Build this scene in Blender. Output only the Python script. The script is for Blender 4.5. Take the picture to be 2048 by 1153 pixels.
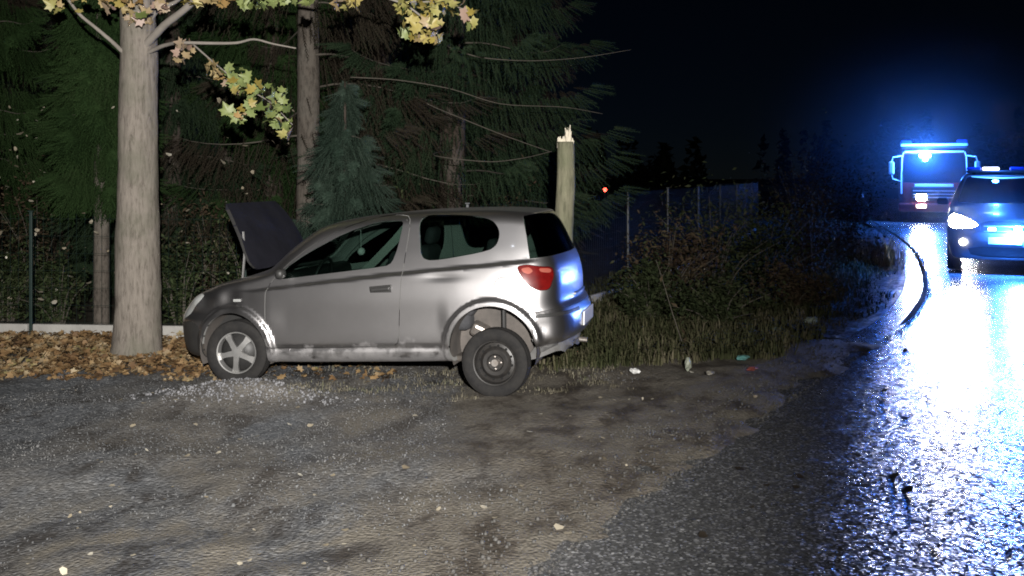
import bpy, bmesh, math, random
import numpy as np
from mathutils import Matrix, Vector, Euler

R = math.radians
rng = np.random.default_rng(7)
random.seed(7)
scene = bpy.context.scene
for o in list(bpy.data.objects):
    bpy.data.objects.remove(o)

# ------------------------------------------------------------------ camera
EYE = 1.75
cam_d = bpy.data.cameras.new('camera')
cam = bpy.data.objects.new('camera', cam_d)
scene.collection.objects.link(cam)
cam.location = (0, 0, EYE)
cam.rotation_euler = (R(90), 0, 0)
cam_d.sensor_width = 36
cam_d.lens = 36 * 1967 / 2048
cam_d.shift_y = -226.5 / 2048
cam_d.clip_start = 0.05
cam_d.clip_end = 2000
scene.camera = cam

# ------------------------------------------------------------------ sky: night
world = bpy.data.worlds.new('World')
scene.world = world
world.use_nodes = True
wn = world.node_tree
bg = wn.nodes['Background']
sky = wn.nodes.new('ShaderNodeTexSky')
sky.sky_type = 'NISHITA'
sky.sun_disc = False
sky.sun_elevation = R(40)               # moonlight, far below the flash
sky.sun_rotation = R(160)
wn.links.new(sky.outputs[0], bg.inputs['Color'])
sky.ozone_density = 10
sky.dust_density = 0
sky.air_density = 0.6
bg.inputs['Strength'].default_value = 0.00042

sun_d = bpy.data.lights.new('moon', 'SUN')
sun_d.energy = 0.012
sun_d.angle = R(0.5)
sun_d.color = (0.8, 0.88, 1)
sun = bpy.data.objects.new('moon', sun_d)
scene.collection.objects.link(sun)
sun.rotation_euler = (R(50), 0, R(-20))

# the photographer's flash, a little behind and above the camera
fl_d = bpy.data.lights.new('camera_flash', 'SPOT')
fl_d.energy = 9300
fl_d.color = (1.0, 0.965, 0.92)
fl_d.spot_size = R(66)
fl_d.spot_blend = 1.0
fl_d.shadow_soft_size = 0.04
flash = bpy.data.objects.new('camera_flash', fl_d)
scene.collection.objects.link(flash)
FLASH = Vector((0.42, -1.5, 2.45))
flash.location = FLASH
aim = Vector((-2.3, 9.0, 1.9))
flash.rotation_euler = (aim - FLASH).to_track_quat('-Z', 'Y').to_euler()

vs = scene.view_settings
vs.view_transform = 'Standard'
vs.look = 'None'
vs.exposure = 0
vs.gamma = 1
vs.use_curve_mapping = False
scene.display_settings.display_device = 'sRGB'
scene.render.engine = 'CYCLES'
cy = scene.cycles
cy.use_denoising = True
cy.denoiser = 'OPENIMAGEDENOISE'
cy.denoising_input_passes = 'RGB_ALBEDO_NORMAL'
cy.denoising_prefilter = 'NONE'
cy.use_adaptive_sampling = False
cy.max_bounces = 6
cy.diffuse_bounces = 2
cy.glossy_bounces = 3
cy.transmission_bounces = 4
cy.transparent_max_bounces = 8
cy.sample_clamp_indirect = 4
cy.sample_clamp_direct = 0
cy.volume_bounces = 0
cy.volume_step_rate = 4
cy.pixel_filter_type = 'BLACKMAN_HARRIS'
cy.filter_width = 1.8

# ------------------------------------------------------------------ helpers
COL = scene.collection

def at(px, py, Y):
    """Layout helper: a point at depth Y metres seen at photograph pixel px, py."""
    return Vector(((px - 1024) * Y / 1967, Y, EYE - (py - 350) * Y / 1967))

def new_mesh(name, V, F, mat=None, smooth=False, mats=None, midx=None):
    me = bpy.data.meshes.new(name)
    if isinstance(V, np.ndarray) and isinstance(F, np.ndarray):
        nv, nf, k = len(V), len(F), F.shape[1]
        me.vertices.add(nv)
        me.vertices.foreach_set('co', np.ascontiguousarray(V, dtype=np.float32).ravel())
        me.loops.add(nf * k)
        me.loops.foreach_set('vertex_index', np.ascontiguousarray(F, dtype=np.int32).ravel())
        me.polygons.add(nf)
        me.polygons.foreach_set('loop_start', np.arange(0, nf * k, k, dtype=np.int32))
        me.polygons.foreach_set('loop_total', np.full(nf, k, dtype=np.int32))
        me.update(calc_edges=True)
    else:
        me.from_pydata([tuple(v) for v in V], [], [tuple(f) for f in F])
        me.update()
    for m in (mats if mats else ([mat] if mat else [])):
        me.materials.append(m)
    if midx is not None:
        me.polygons.foreach_set('material_index', np.asarray(midx, dtype=np.int32))
    if smooth:
        me.polygons.foreach_set('use_smooth', np.ones(len(me.polygons), dtype=bool))
    return me

def link(name, me, parent=None, loc=None, rot=None):
    o = bpy.data.objects.new(name, me)
    COL.objects.link(o)
    if parent is not None:
        o.parent = parent
    if loc is not None:
        o.location = loc
    if rot is not None:
        o.rotation_euler = rot
    return o

def tag(o, label=None, cat=None, group=None, kind=None):
    if label: o['label'] = label
    if cat: o['category'] = cat
    if group: o['group'] = group
    if kind: o['kind'] = kind
    return o

def thing(name, label, cat, loc=(0, 0, 0), rot=(0, 0, 0), group=None):
    o = bpy.data.objects.new(name, None)
    o.empty_display_size = 0.2
    COL.objects.link(o)
    o.location = loc
    o.rotation_euler = rot
    return tag(o, label, cat, group)

class MB:
    """collects simple shapes into one mesh"""
    def __init__(s):
        s.v = []; s.f = []
    def add(s, V, F):
        n = len(s.v)
        s.v += [tuple(v) for v in V]
        s.f += [tuple(i + n for i in f) for f in F]
        return s
    def box(s, c, d, rot=None, bevel=0.0):
        bm = bmesh.new()
        bmesh.ops.create_cube(bm, size=1)
        bmesh.ops.scale(bm, vec=d, verts=bm.verts)
        if bevel > 0:
            bmesh.ops.bevel(bm, geom=list(bm.edges), offset=bevel, segments=2, affect='EDGES', profile=0.5)
        M = Matrix.Translation(c) @ (Euler(rot).to_matrix().to_4x4() if rot else Matrix())
        bmesh.ops.transform(bm, matrix=M, verts=bm.verts)
        bm.verts.index_update()
        s.add([v.co[:] for v in bm.verts], [[v.index for v in f.verts] for f in bm.faces])
        bm.free()
        return s
    def tube(s, pts, rad, n=8, cap=True, wob=0.0):
        pts = [Vector(p) for p in pts]
        V, F = [], []
        up = Vector((0.13, 0.31, 0.94)).normalized()
        prev = None
        for i, p in enumerate(pts):
            d = (pts[min(i + 1, len(pts) - 1)] - pts[max(i - 1, 0)]).normalized()
            if prev is None:
                a = d.cross(up if abs(d.dot(up)) < 0.95 else Vector((1, 0, 0))).normalized()
            else:
                a = (prev - d * prev.dot(d)).normalized()
            prev = a
            b = d.cross(a)
            r = rad[i] if hasattr(rad, '__len__') else rad
            for k in range(n):
                t = 2 * math.pi * k / n
                rr = r * (1 + (wob * (random.random() - 0.5) if wob else 0))
                V.append(p + a * (rr * math.cos(t)) + b * (rr * math.sin(t)))
        for i in range(len(pts) - 1):
            for k in range(n):
                F.append((i * n + k, i * n + (k + 1) % n, (i + 1) * n + (k + 1) % n, (i + 1) * n + k))
        if cap:
            F.append(tuple(range(n - 1, -1, -1)))
            F.append(tuple((len(pts) - 1) * n + k for k in range(n)))
        return s.add(V, F)
    def lathe(s, prof, n=32, c=(0, 0, 0), axis='y', closed=False):
        """prof = [(radius, along axis)]"""
        V, F = [], []
        for r, h in prof:
            for k in range(n):
                t = 2 * math.pi * k / n
                x, z = r * math.cos(t), r * math.sin(t)
                p = (x, h, z) if axis == 'y' else ((x, z, h) if axis == 'z' else (h, x, z))
                V.append((p[0] + c[0], p[1] + c[1], p[2] + c[2]))
        m = len(prof)
        for i in range(m if closed else m - 1):
            j = (i + 1) % m
            for k in range(n):
                F.append((i * n + k, i * n + (k + 1) % n, j * n + (k + 1) % n, j * n + k))
        return s.add(V, F)
    def prism(s, poly, y0, y1):
        n = len(poly)
        V = [(p[0], y0, p[1]) for p in poly] + [(p[0], y1, p[1]) for p in poly]
        F = [tuple(range(n)), tuple(range(2 * n - 1, n - 1, -1))]
        for i in range(n):
            j = (i + 1) % n
            F.append((i, i + n, j + n, j))
        return s.add(V, F)
    def build(s, name, mat, parent=None, smooth=False, loc=None, rot=None, sharp=None):
        me = new_mesh(name, s.v, s.f, mat, smooth)
        bm = bmesh.new(); bm.from_mesh(me)
        bmesh.ops.recalc_face_normals(bm, faces=bm.faces)
        bm.to_mesh(me); bm.free()
        if smooth and sharp:
            me.set_sharp_from_angle(angle=R(sharp))
        return link(name, me, parent, loc, rot)

# value noise -----------------------------------------------------------------
_perm = rng.random((256, 256)).astype(np.float32)
def vnoise(x, y):
    xi, yi = np.floor(x).astype(int), np.floor(y).astype(int)
    fx, fy = x - xi, y - yi
    fx = fx * fx * (3 - 2 * fx); fy = fy * fy * (3 - 2 * fy)
    g = lambda a, b: _perm[a & 255, b & 255]
    return (g(xi, yi) * (1 - fx) + g(xi + 1, yi) * fx) * (1 - fy) + (g(xi, yi + 1) * (1 - fx) + g(xi + 1, yi + 1) * fx) * fy - 0.5
def fbm(x, y, o=4):
    s, a = 0, 1.0
    for i in range(o):
        s = s + a * vnoise(x * 2 ** i + 17.3 * i, y * 2 ** i + 5.1 * i); a *= 0.5
    return s
def sstep(a, b, x):
    t = np.clip((x - a) / (b - a), 0, 1)
    return t * t * (3 - 2 * t)

# ------------------------------------------------------------------ materials
def mat(name, col=(0.5, 0.5, 0.5), rough=0.6, metal=0.0, spec=0.5, coat=0.0, emit=None, es=0.0, noise=None, bump=None, coat_rough=0.05):
    """noise = (scale, second colour, contrast); bump = (scale, strength, distance)"""
    m = bpy.data.materials.new(name)
    m.use_nodes = True
    nt = m.node_tree
    b = nt.nodes['Principled BSDF']
    b.inputs['Base Color'].default_value = (*col, 1)
    b.inputs['Roughness'].default_value = rough
    b.inputs['Metallic'].default_value = metal
    b.inputs['Specular IOR Level'].default_value = spec
    b.inputs['Coat Weight'].default_value = coat
    b.inputs['Coat Roughness'].default_value = coat_rough
    if emit:
        b.inputs['Emission Color'].default_value = (*emit, 1)
        b.inputs['Emission Strength'].default_value = es
    if noise or bump:
        tc = nt.nodes.new('ShaderNodeTexCoord')
    if noise:
        n = nt.nodes.new('ShaderNodeTexNoise')
        n.inputs['Scale'].default_value = noise[0]
        n.inputs['Detail'].default_value = 8
        n.inputs['Roughness'].default_value = 0.65
        nt.links.new(tc.outputs['Object'], n.inputs['Vector'])
        r = nt.nodes.new('ShaderNodeValToRGB')
        c = noise[2]
        r.color_ramp.elements[0].position = 0.5 - c
        r.color_ramp.elements[1].position = 0.5 + c
        r.color_ramp.elements[0].color = (*col, 1)
        r.color_ramp.elements[1].color = (*noise[1], 1)
        nt.links.new(n.outputs['Fac'], r.inputs['Fac'])
        nt.links.new(r.outputs[0], b.inputs['Base Color'])
    if bump:
        n = nt.nodes.new('ShaderNodeTexNoise')
        n.inputs['Scale'].default_value = bump[0]
        n.inputs['Detail'].default_value = 6
        nt.links.new(tc.outputs['Object'], n.inputs['Vector'])
        bp = nt.nodes.new('ShaderNodeBump')
        bp.inputs['Strength'].default_value = bump[1]
        bp.inputs['Distance'].default_value = bump[2]
        nt.links.new(n.outputs['Fac'], bp.inputs['Height'])
        nt.links.new(bp.outputs[0], b.inputs['Normal'])
    return m

def leaf_mat(name, cols, rough=0.55, spec=0.3, scale=1.3, translucent=0.0):
    """colour varies per leaf (mesh island) and slowly over space"""
    m = bpy.data.materials.new(name)
    m.use_nodes = True
    nt = m.node_tree
    b = nt.nodes['Principled BSDF']
    b.inputs['Roughness'].default_value = rough
    b.inputs['Specular IOR Level'].default_value = spec
    g = nt.nodes.new('ShaderNodeNewGeometry')
    tc = nt.nodes.new('ShaderNodeTexCoord')
    n = nt.nodes.new('ShaderNodeTexNoise')
    n.inputs['Scale'].default_value = scale
    n.inputs['Detail'].default_value = 3
    nt.links.new(tc.outputs['Object'], n.inputs['Vector'])
    mx = nt.nodes.new('ShaderNodeMath'); mx.operation = 'MULTIPLY_ADD'
    mx.inputs[1].default_value = 0.55
    nt.links.new(g.outputs['Random Per Island'], mx.inputs[0])
    ms = nt.nodes.new('ShaderNodeMath'); ms.operation = 'MULTIPLY_ADD'
    ms.inputs[1].default_value = 1.6; ms.inputs[2].default_value = -0.57
    nt.links.new(n.outputs['Fac'], ms.inputs[0])
    nt.links.new(ms.outputs[0], mx.inputs[2])
    r = nt.nodes.new('ShaderNodeValToRGB')
    el = r.color_ramp.elements
    while len(el) < len(cols): el.new(0.5)
    for i, c in enumerate(cols):
        el[i].position = i / (len(cols) - 1); el[i].color = (*c, 1)
    nt.links.new(mx.outputs[0], r.inputs['Fac'])
    nt.links.new(r.outputs[0], b.inputs['Base Color'])
    return m

def glass_mat(name, tint=(0.50, 0.58, 0.55), ior=1.5, rough=0.02):
    m = bpy.data.materials.new(name)
    m.use_nodes = True
    nt = m.node_tree
    for n in list(nt.nodes): nt.nodes.remove(n)
    out = nt.nodes.new('ShaderNodeOutputMaterial')
    tr = nt.nodes.new('ShaderNodeBsdfTransparent'); tr.inputs[0].default_value = (*tint, 1)
    gl = nt.nodes.new('ShaderNodeBsdfGlossy'); gl.inputs['Roughness'].default_value = rough
    fr = nt.nodes.new('ShaderNodeFresnel'); fr.inputs['IOR'].default_value = ior
    mx = nt.nodes.new('ShaderNodeMixShader')
    nt.links.new(fr.outputs[0], mx.inputs[0]); nt.links.new(tr.outputs[0], mx.inputs[1]); nt.links.new(gl.outputs[0], mx.inputs[2])
    nt.links.new(mx.outputs[0], out.inputs[0])
    return m

def emit_mat(name, col, s):
    m = mat(name, (0.02, 0.02, 0.02), 0.3, emit=col, es=s)
    m.cycles.emission_sampling = 'NONE'       # the lamps themselves are light objects
    return m

M = {}
M['paint'] = mat('silver_paint', (0.65, 0.635, 0.64), 0.36, 1.0, 0.5, 0.4, noise=(2.2, (0.55, 0.535, 0.54), 0.25), coat_rough=0.06)
M['valance'] = mat('torn_valance', (0.20, 0.20, 0.20), 0.7, noise=(9, (0.12, 0.115, 0.11), 0.2))
M['plastic'] = mat('black_plastic', (0.02, 0.02, 0.021), 0.5, noise=(14, (0.035, 0.034, 0.032), 0.3))
M['lining'] = mat('interior_lining', (0.33, 0.33, 0.32), 0.8, noise=(9, (0.27, 0.27, 0.26), 0.3))
M['dark_cloth'] = mat('dark_seat_cloth', (0.035, 0.036, 0.04), 0.9, noise=(40, (0.06, 0.06, 0.065), 0.3))
M['strap'] = mat('pale_strap', (0.42, 0.42, 0.40), 0.8, noise=(60, (0.36, 0.36, 0.34), 0.3))
M['rubber'] = mat('tyre_rubber', (0.011, 0.011, 0.012), 0.8, 0, 0.25, noise=(18, (0.030, 0.028, 0.026), 0.28), bump=(90, 0.3, 0.003))
M['alloy'] = mat('alloy', (0.62, 0.62, 0.62), 0.38, 0.8, noise=(16, (0.45, 0.44, 0.42), 0.3))
M['steel'] = mat('black_steel', (0.014, 0.014, 0.015), 0.42, 0.1, noise=(20, (0.04, 0.036, 0.032), 0.25))
M['hubmetal'] = mat('hub_metal', (0.5, 0.49, 0.47), 0.4, 0.8, noise=(30, (0.3, 0.24, 0.2), 0.3))
M['under'] = mat('underbody', (0.035, 0.032, 0.03), 0.85, noise=(8, (0.1, 0.085, 0.07), 0.25))
M['well'] = mat('wheel_well', (0.05, 0.047, 0.045), 0.9, noise=(6, (0.16, 0.14, 0.125), 0.3))
M['vent_hole'] = mat('vent_hole', (0.004, 0.004, 0.004), 0.9)
M['glass'] = glass_mat('car_glass')
M['white_plate'] = mat('plate_white', (0.85, 0.85, 0.85), 0.35)
M['tail_red'] = mat('tail_lamp_red', (0.085, 0.003, 0.003), 0.2, 0.0, 0.5, 1.0, noise=(14, (0.17, 0.007, 0.006), 0.25))
M['tail_glint'] = mat('tail_lamp_glint', (0.40, 0.13, 0.09), 0.2, 0.2, 0.6, 1.0, noise=(40, (0.4, 0.08, 0.06), 0.3))  # paler red that paints the lamp's highlights onto the lens
M['bonnet'] = mat('shaded_bonnet', (0.010, 0.010, 0.014), 0.5, 0.0, 0.3, noise=(5, (0.022, 0.022, 0.030), 0.3))  # off-angle darkness of the silver bonnet, painted in as near-black
M['lamp_clear'] = mat('lamp_clear', (0.55, 0.56, 0.55), 0.12, 0.3, 0.6, 1.0, noise=(30, (0.4, 0.41, 0.4), 0.3))
M['ornament'] = mat('white_ornament', (0.8, 0.8, 0.78), 0.6, noise=(50, (0.7, 0.7, 0.68), 0.3))

def add_dirt(m, z0, z1, col=(0.055, 0.05, 0.046)):
    """road dirt dried on below a height, ragged upper limit"""
    nt = m.node_tree; L = nt.links.new
    b = nt.nodes['Principled BSDF']
    tc = nt.nodes.new('ShaderNodeTexCoord'); sp = nt.nodes.new('ShaderNodeSeparateXYZ')
    L(tc.outputs['Object'], sp.inputs[0])
    n = nt.nodes.new('ShaderNodeTexNoise'); n.inputs['Scale'].default_value = 5.5; n.inputs['Detail'].default_value = 9; n.inputs['Roughness'].default_value = 0.72
    L(tc.outputs['Object'], n.inputs['Vector'])
    a = nt.nodes.new('ShaderNodeMath'); a.operation = 'MULTIPLY_ADD'; a.inputs[1].default_value = 0.55
    L(n.outputs['Fac'], a.inputs[0]); L(sp.outputs['Z'], a.inputs[2])
    r = nt.nodes.new('ShaderNodeMapRange'); r.inputs['From Min'].default_value = z1 + 0.27; r.inputs['From Max'].default_value = z0 + 0.27
    r.inputs['To Min'].default_value = 0; r.inputs['To Max'].default_value = 0.7
    L(a.outputs[0], r.inputs['Value'])
    src = b.inputs['Base Color'].links[0].from_socket
    mx = nt.nodes.new('ShaderNodeMix'); mx.data_type = 'RGBA'
    L(r.outputs[0], mx.inputs[0]); L(src, mx.inputs[6]); mx.inputs[7].default_value = (*col, 1)
    L(mx.outputs[2], b.inputs['Base Color'])
    for nm, v in (('Metallic', 0.1), ('Roughness', 0.85)):
        q = nt.nodes.new('ShaderNodeMapRange')
        q.inputs['To Min'].default_value = b.inputs[nm].default_value; q.inputs['To Max'].default_value = v
        L(r.outputs[0], q.inputs['Value']); L(q.outputs[0], b.inputs[nm])
add_dirt(M['paint'], 0.12, 0.33)

# ------------------------------------------------------------------ smooth solid bodies
def catmull(P, n=6, closed=True):
    P = np.array(P, float); m = len(P); out = []
    rngi = range(m) if closed else range(m - 1)
    for i in rngi:
        p0, p1, p2, p3 = (P[(i - 1) % m], P[i], P[(i + 1) % m], P[(i + 2) % m]) if closed else \
            (P[max(i - 1, 0)], P[i], P[i + 1], P[min(i + 2, m - 1)])
        # centripetal-ish: damp tangents when neighbouring spans differ
        l1 = np.linalg.norm(p2 - p1)
        t1 = (p2 - p0); t2 = (p3 - p1)
        t1 = t1 / max(np.linalg.norm(t1), 1e-6) * l1 * 0.9
        t2 = t2 / max(np.linalg.norm(t2), 1e-6) * l1 * 0.9
        for k in range(n):
            t = k / n
            h1 = 2*t**3 - 3*t**2 + 1; h2 = -2*t**3 + 3*t**2; h3 = t**3 - 2*t**2 + t; h4 = t**3 - t**2
            out.append(h1*p1 + h2*p2 + h3*t1 + h4*t2)
    if not closed: out.append(P[-1])
    return np.array(out)

def poly_sdf(poly, X, Z):
    """signed distance to a closed polygon, negative inside; X, Z arrays"""
    d = np.full(X.shape, 1e9); inside = np.zeros(X.shape, bool)
    n = len(poly)
    for i in range(n):
        a, b = poly[i], poly[(i + 1) % n]
        ex, ez = b[0] - a[0], b[1] - a[1]
        wx, wz = X - a[0], Z - a[1]
        t = np.clip((wx * ex + wz * ez) / max(ex * ex + ez * ez, 1e-12), 0, 1)
        d = np.minimum(d, (wx - ex * t) ** 2 + (wz - ez * t) ** 2)
        c = (a[1] <= Z) != (b[1] <= Z)
        if abs(ez) > 1e-12:
            inside ^= c & (X < a[0] + ex * (Z - a[1]) / ez)
    d = np.sqrt(d)
    return np.where(inside, -d, d)

def blur1(a, s, ax):
    r = max(1, int(s * 3)); k = np.exp(-0.5 * (np.arange(-r, r + 1) / s) ** 2); k /= k.sum()
    p = [(0, 0)] * a.ndim; p[ax] = (r, r)
    ap = np.pad(a, p, mode='edge')
    return np.apply_along_axis(lambda v: np.convolve(v, k, 'valid'), ax, ap)

class Table:
    def __init__(s, x0, x1, z0, z1, h, fn):
        s.x0, s.z0, s.h = x0, z0, h
        s.nx, s.nz = int((x1 - x0) / h) + 1, int((z1 - z0) / h) + 1
        X, Z = np.meshgrid(x0 + h * np.arange(s.nx), z0 + h * np.arange(s.nz), indexing='ij')
        s.a = fn(X, Z)
    def __call__(s, x, z):
        u = np.clip((x - s.x0) / s.h, 0, s.nx - 1.001); v = np.clip((z - s.z0) / s.h, 0, s.nz - 1.001)
        i, j = u.astype(int), v.astype(int); u = u - i; v = v - j
        a = s.a
        return (a[i, j] * (1 - u) + a[i + 1, j] * u) * (1 - v) + (a[i, j + 1] * (1 - u) + a[i + 1, j + 1] * u) * v

def smax(a, b, k):
    h = np.maximum(k - np.abs(a - b), 0) / k
    return np.maximum(a, b) + h * h * k * 0.25

class Body:
    """side silhouette x half-width surface, blended: nose towards -x, width along y, z up"""
    def __init__(s, sil, wz, wx, k=0.10, bend=None, feature=None, h=0.01):
        pol = catmull(sil, 5)
        x0, x1 = pol[:, 0].min() - 0.25, pol[:, 0].max() + 0.25
        z0, z1 = pol[:, 1].min() - 0.2, pol[:, 1].max() + 0.2
        s.b = (x0, x1, z0, z1); s.k = k; s.bend = bend
        s.T1 = Table(x0, x1, z0, z1, h, lambda X, Z: poly_sdf(pol, X, Z))
        wz = np.array(wz); wx = np.array(wx)
        def W(X, Z):
            w = np.interp(Z, wz[:, 0], wz[:, 1])
            w = blur1(w, 0.035 / h, 1)
            dx = blur1(np.interp(X, wx[:, 0], wx[:, 1]), 0.05 / h, 0)
            w = w + dx
            if feature: w = w + feature(X, Z)
            return w
        s.T2 = Table(x0, x1, z0, z1, h, W)
    def f(s, P):
        x, y, z = P[..., 0], P[..., 1], P[..., 2]
        xs = x - s.bend(x, np.abs(y), z) if s.bend else x
        d1 = s.T1(xs, z); d2 = np.abs(y) - s.T2(x, z)
        return smax(d1, d2, s.k)
    def grad(s, P, e=0.009):
        g = np.zeros_like(P)
        for a in range(3):
            q = np.zeros(3); q[a] = e
            g[..., a] = (s.f(P + q) - s.f(P - q)) / (2 * e)
        return g
    def normals(s, P):
        g = s.grad(P)
        return g / np.maximum(np.linalg.norm(g, axis=-1, keepdims=True), 1e-6)

def surface_nets(body, off, h, ymax):
    x0, x1, z0, z1 = body.b
    xs = np.arange(x0, x1 + h, h); ys = np.arange(-ymax - 1.5 * h, ymax + 2 * h, h); zs = np.arange(z0, z1 + h, h)
    X, Y, Z = np.meshgrid(xs, ys, zs, indexing='ij')
    G = np.stack([X, Y, Z], -1)
    F = body.f(G) + off
    inn = F < 0
    nx, ny, nz = F.shape
    cnt = np.zeros((nx - 1, ny - 1, nz - 1), int)
    for a in (0, 1):
        for b in (0, 1):
            for c in (0, 1):
                cnt += inn[a:nx - 1 + a, b:ny - 1 + b, c:nz - 1 + c]
    act = (cnt > 0) & (cnt < 8)
    idx = -np.ones(act.shape, int)
    I = np.argwhere(act); idx[act] = np.arange(len(I))
    P = np.stack([xs[I[:, 0]] + h / 2, ys[I[:, 1]] + h / 2, zs[I[:, 2]] + h / 2], -1)
    for _ in range(6):
        g = body.grad(P); v = body.f(P) + off
        st = v[:, None] * g / np.maximum((g * g).sum(-1, keepdims=True), 0.05)
        l = np.linalg.norm(st, axis=1, keepdims=True)
        P = P - st * np.minimum(1, h * 0.6 / np.maximum(l, 1e-9))
    Q = []
    for ax in range(3):
        a = np.moveaxis(inn, ax, 0); ii = np.moveaxis(idx, ax, 0)
        flip = ax == 1
        ch = a[:-1, 1:-1, 1:-1] != a[1:, 1:-1, 1:-1]
        E = np.argwhere(ch)
        i, j, k = E[:, 0], E[:, 1] + 1, E[:, 2] + 1
        q = np.stack([ii[i, j - 1, k - 1], ii[i, j, k - 1], ii[i, j, k], ii[i, j - 1, k]], -1)
        pos = a[i, j, k] ^ flip
        q[~pos] = q[~pos][:, ::-1]
        Q.append(q)
    return P, np.concatenate(Q)

def shell_mesh(name, body, o1, o2, h, ymax):
    """closed shell between offsets o1 (outer) and o2 (inner)"""
    P, Q = surface_nets(body, o1, h, ymax)
    P2, Q2 = surface_nets(body, o2, h, ymax)
    return new_mesh(name, np.concatenate([P, P2]), np.concatenate([Q, Q2[:, ::-1] + len(P)]))

def poly_grow(poly, d):
    p = np.array(poly, float)
    ar = 0.5 * np.sum(p[:, 0] * np.roll(p[:, 1], -1) - np.roll(p[:, 0], -1) * p[:, 1])
    e = np.roll(p, -1, 0) - p
    n = np.stack([e[:, 1], -e[:, 0]], -1) * (1 if ar > 0 else -1)
    n /= np.maximum(np.linalg.norm(n, axis=1, keepdims=True), 1e-9)
    v = n + np.roll(n, 1, 0)
    v /= np.maximum((v * v).sum(1, keepdims=True), 0.3) / 2
    return p + v * d

def round_poly(p, it=2):
    p = np.array(p, float)
    for _ in range(it):
        q = np.roll(p, -1, 0)
        p = np.stack([p * 0.8 + q * 0.2, p * 0.2 + q * 0.8], 1).reshape(-1, 2)
    return p

def prism_mesh(poly, y0, y1, axis='y'):
    mb = MB().prism([tuple(p) for p in poly], y0, y1)
    V = mb.v
    if axis == 'x': V = [(y, x, z) for x, y, z in V]       # poly = (y, z), swept along x
    if axis == 'z': V = [(x, z, y) for x, y, z in V]       # poly = (x, y), swept along z
    me = new_mesh('cutter', V, mb.f)
    bm = bmesh.new(); bm.from_mesh(me)
    bmesh.ops.triangulate(bm, faces=bm.faces)
    bmesh.ops.recalc_face_normals(bm, faces=bm.faces); bm.to_mesh(me); bm.free()
    return me

def cyl_mesh(r, y0, y1, c, n=64):
    a = [(c[0] + r * math.cos(2 * math.pi * k / n), c[1] + r * math.sin(2 * math.pi * k / n)) for k in range(n)]
    return prism_mesh(a, y0, y1)

def boolean(me, cut, op):
    a = bpy.data.objects.new('bool_a', me); b = bpy.data.objects.new('bool_b', cut)
    COL.objects.link(a); COL.objects.link(b)
    res = None
    for solver in ('MANIFOLD', 'EXACT'):
        md = a.modifiers.new('b', 'BOOLEAN')
        try:
            md.solver = solver
        except TypeError:
            a.modifiers.remove(md); continue
        md.operation = op; md.object = b
        dg = bpy.context.evaluated_depsgraph_get()
        res = bpy.data.meshes.new_from_object(a.evaluated_get(dg))
        a.modifiers.remove(md)
        if len(res.polygons) > 0: break
    bpy.data.objects.remove(a); bpy.data.objects.remove(b)
    return res

def cut(me, *cutters):
    for c in cutters: me = boolean(me, c, 'DIFFERENCE')
    return me
def isect(me, c): return boolean(me, c, 'INTERSECT')

def finish(name, me, body, mats, parent, off=0.0, inner=0.03):
    """material slots: outer, inner; normals from the smooth body"""
    me = me.copy()
    me.materials.clear()
    for m in mats: me.materials.append(m)
    nl = len(me.loops)
    vi = np.zeros(nl, np.int32); me.loops.foreach_get('vertex_index', vi)
    co = np.zeros(len(me.vertices) * 3, np.float32); me.vertices.foreach_get('co', co); co = co.reshape(-1, 3).astype(float)
    npol = len(me.polygons)
    fn = np.zeros(npol * 3, np.float32); me.polygons.foreach_get('normal', fn); fn = fn.reshape(-1, 3)
    lt = np.zeros(npol, np.int32); me.polygons.foreach_get('loop_total', lt)
    pl = np.repeat(np.arange(npol), lt)
    g = body.normals(co)
    gl = g[vi]; fl = fn[pl]
    d = (gl * fl).sum(1)
    nn = np.where((d > 0.72)[:, None], gl, np.where((d < -0.72)[:, None], -gl, fl))
    fc = np.zeros(npol * 3, np.float32); me.polygons.foreach_get('center', fc); fc = fc.reshape(-1, 3).astype(float)
    outer = body.f(fc) > -0.5 * inner
    idx = np.where(outer, 0, 1 if len(mats) > 1 else 0).astype(np.int32)
    me.polygons.foreach_set('material_index', idx)
    me.polygons.foreach_set('use_smooth', np.ones(npol, bool))
    me.normals_split_custom_set([tuple(v) for v in nn.tolist()])
    me.update()
    return link(name, me, parent)

# ------------------------------------------------------------------ the wrecked silver hatchback
sil = [(-0.60, 0.20), (-0.70, 0.28), (-0.735, 0.40), (-0.72, 0.50), (-0.66, 0.60), (-0.56, 0.685), (-0.42, 0.775), (-0.2, 0.865), (0.02, 0.935),
       (0.16, 0.985), (0.42, 1.17), (0.70, 1.33), (0.95, 1.395), (1.25, 1.435), (1.60, 1.452), (2.0, 1.452), (2.35, 1.442), (2.62, 1.420),
       (2.74, 1.40), (2.82, 1.30), (2.91, 1.10), (2.975, 0.95), (3.0, 0.80), (3.0, 0.66), (3.035, 0.60), (3.065, 0.50), (3.06, 0.39), (3.02, 0.33), (2.94, 0.31),
       (2.6, 0.225), (2.0, 0.175), (1.2, 0.165), (0.4, 0.165), (-0.2, 0.19)]
wz = [(0.0, 0.70), (0.16, 0.745), (0.24, 0.785), (0.34, 0.808), (0.55, 0.828), (0.72, 0.826), (0.84, 0.812), (0.95, 0.787), (1.10, 0.735), (1.25, 0.672), (1.38, 0.615), (1.5, 0.555), (1.7, 0.46)]
wx = [(-1.0, -0.62), (-0.76, -0.42), (-0.66, -0.26), (-0.55, -0.155), (-0.4, -0.085), (-0.2, -0.035), (0.1, -0.005), (0.5, 0), (2.1, 0), (2.4, -0.012), (2.62, -0.03), (2.78, -0.06), (2.9, -0.11), (2.99, -0.20), (3.1, -0.40)]
def crease_z(X): return np.interp(X, [0.2, 0.34, 1.49, 2.69, 3.0], [0.815, 0.828, 0.932, 1.012, 1.035])
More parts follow.
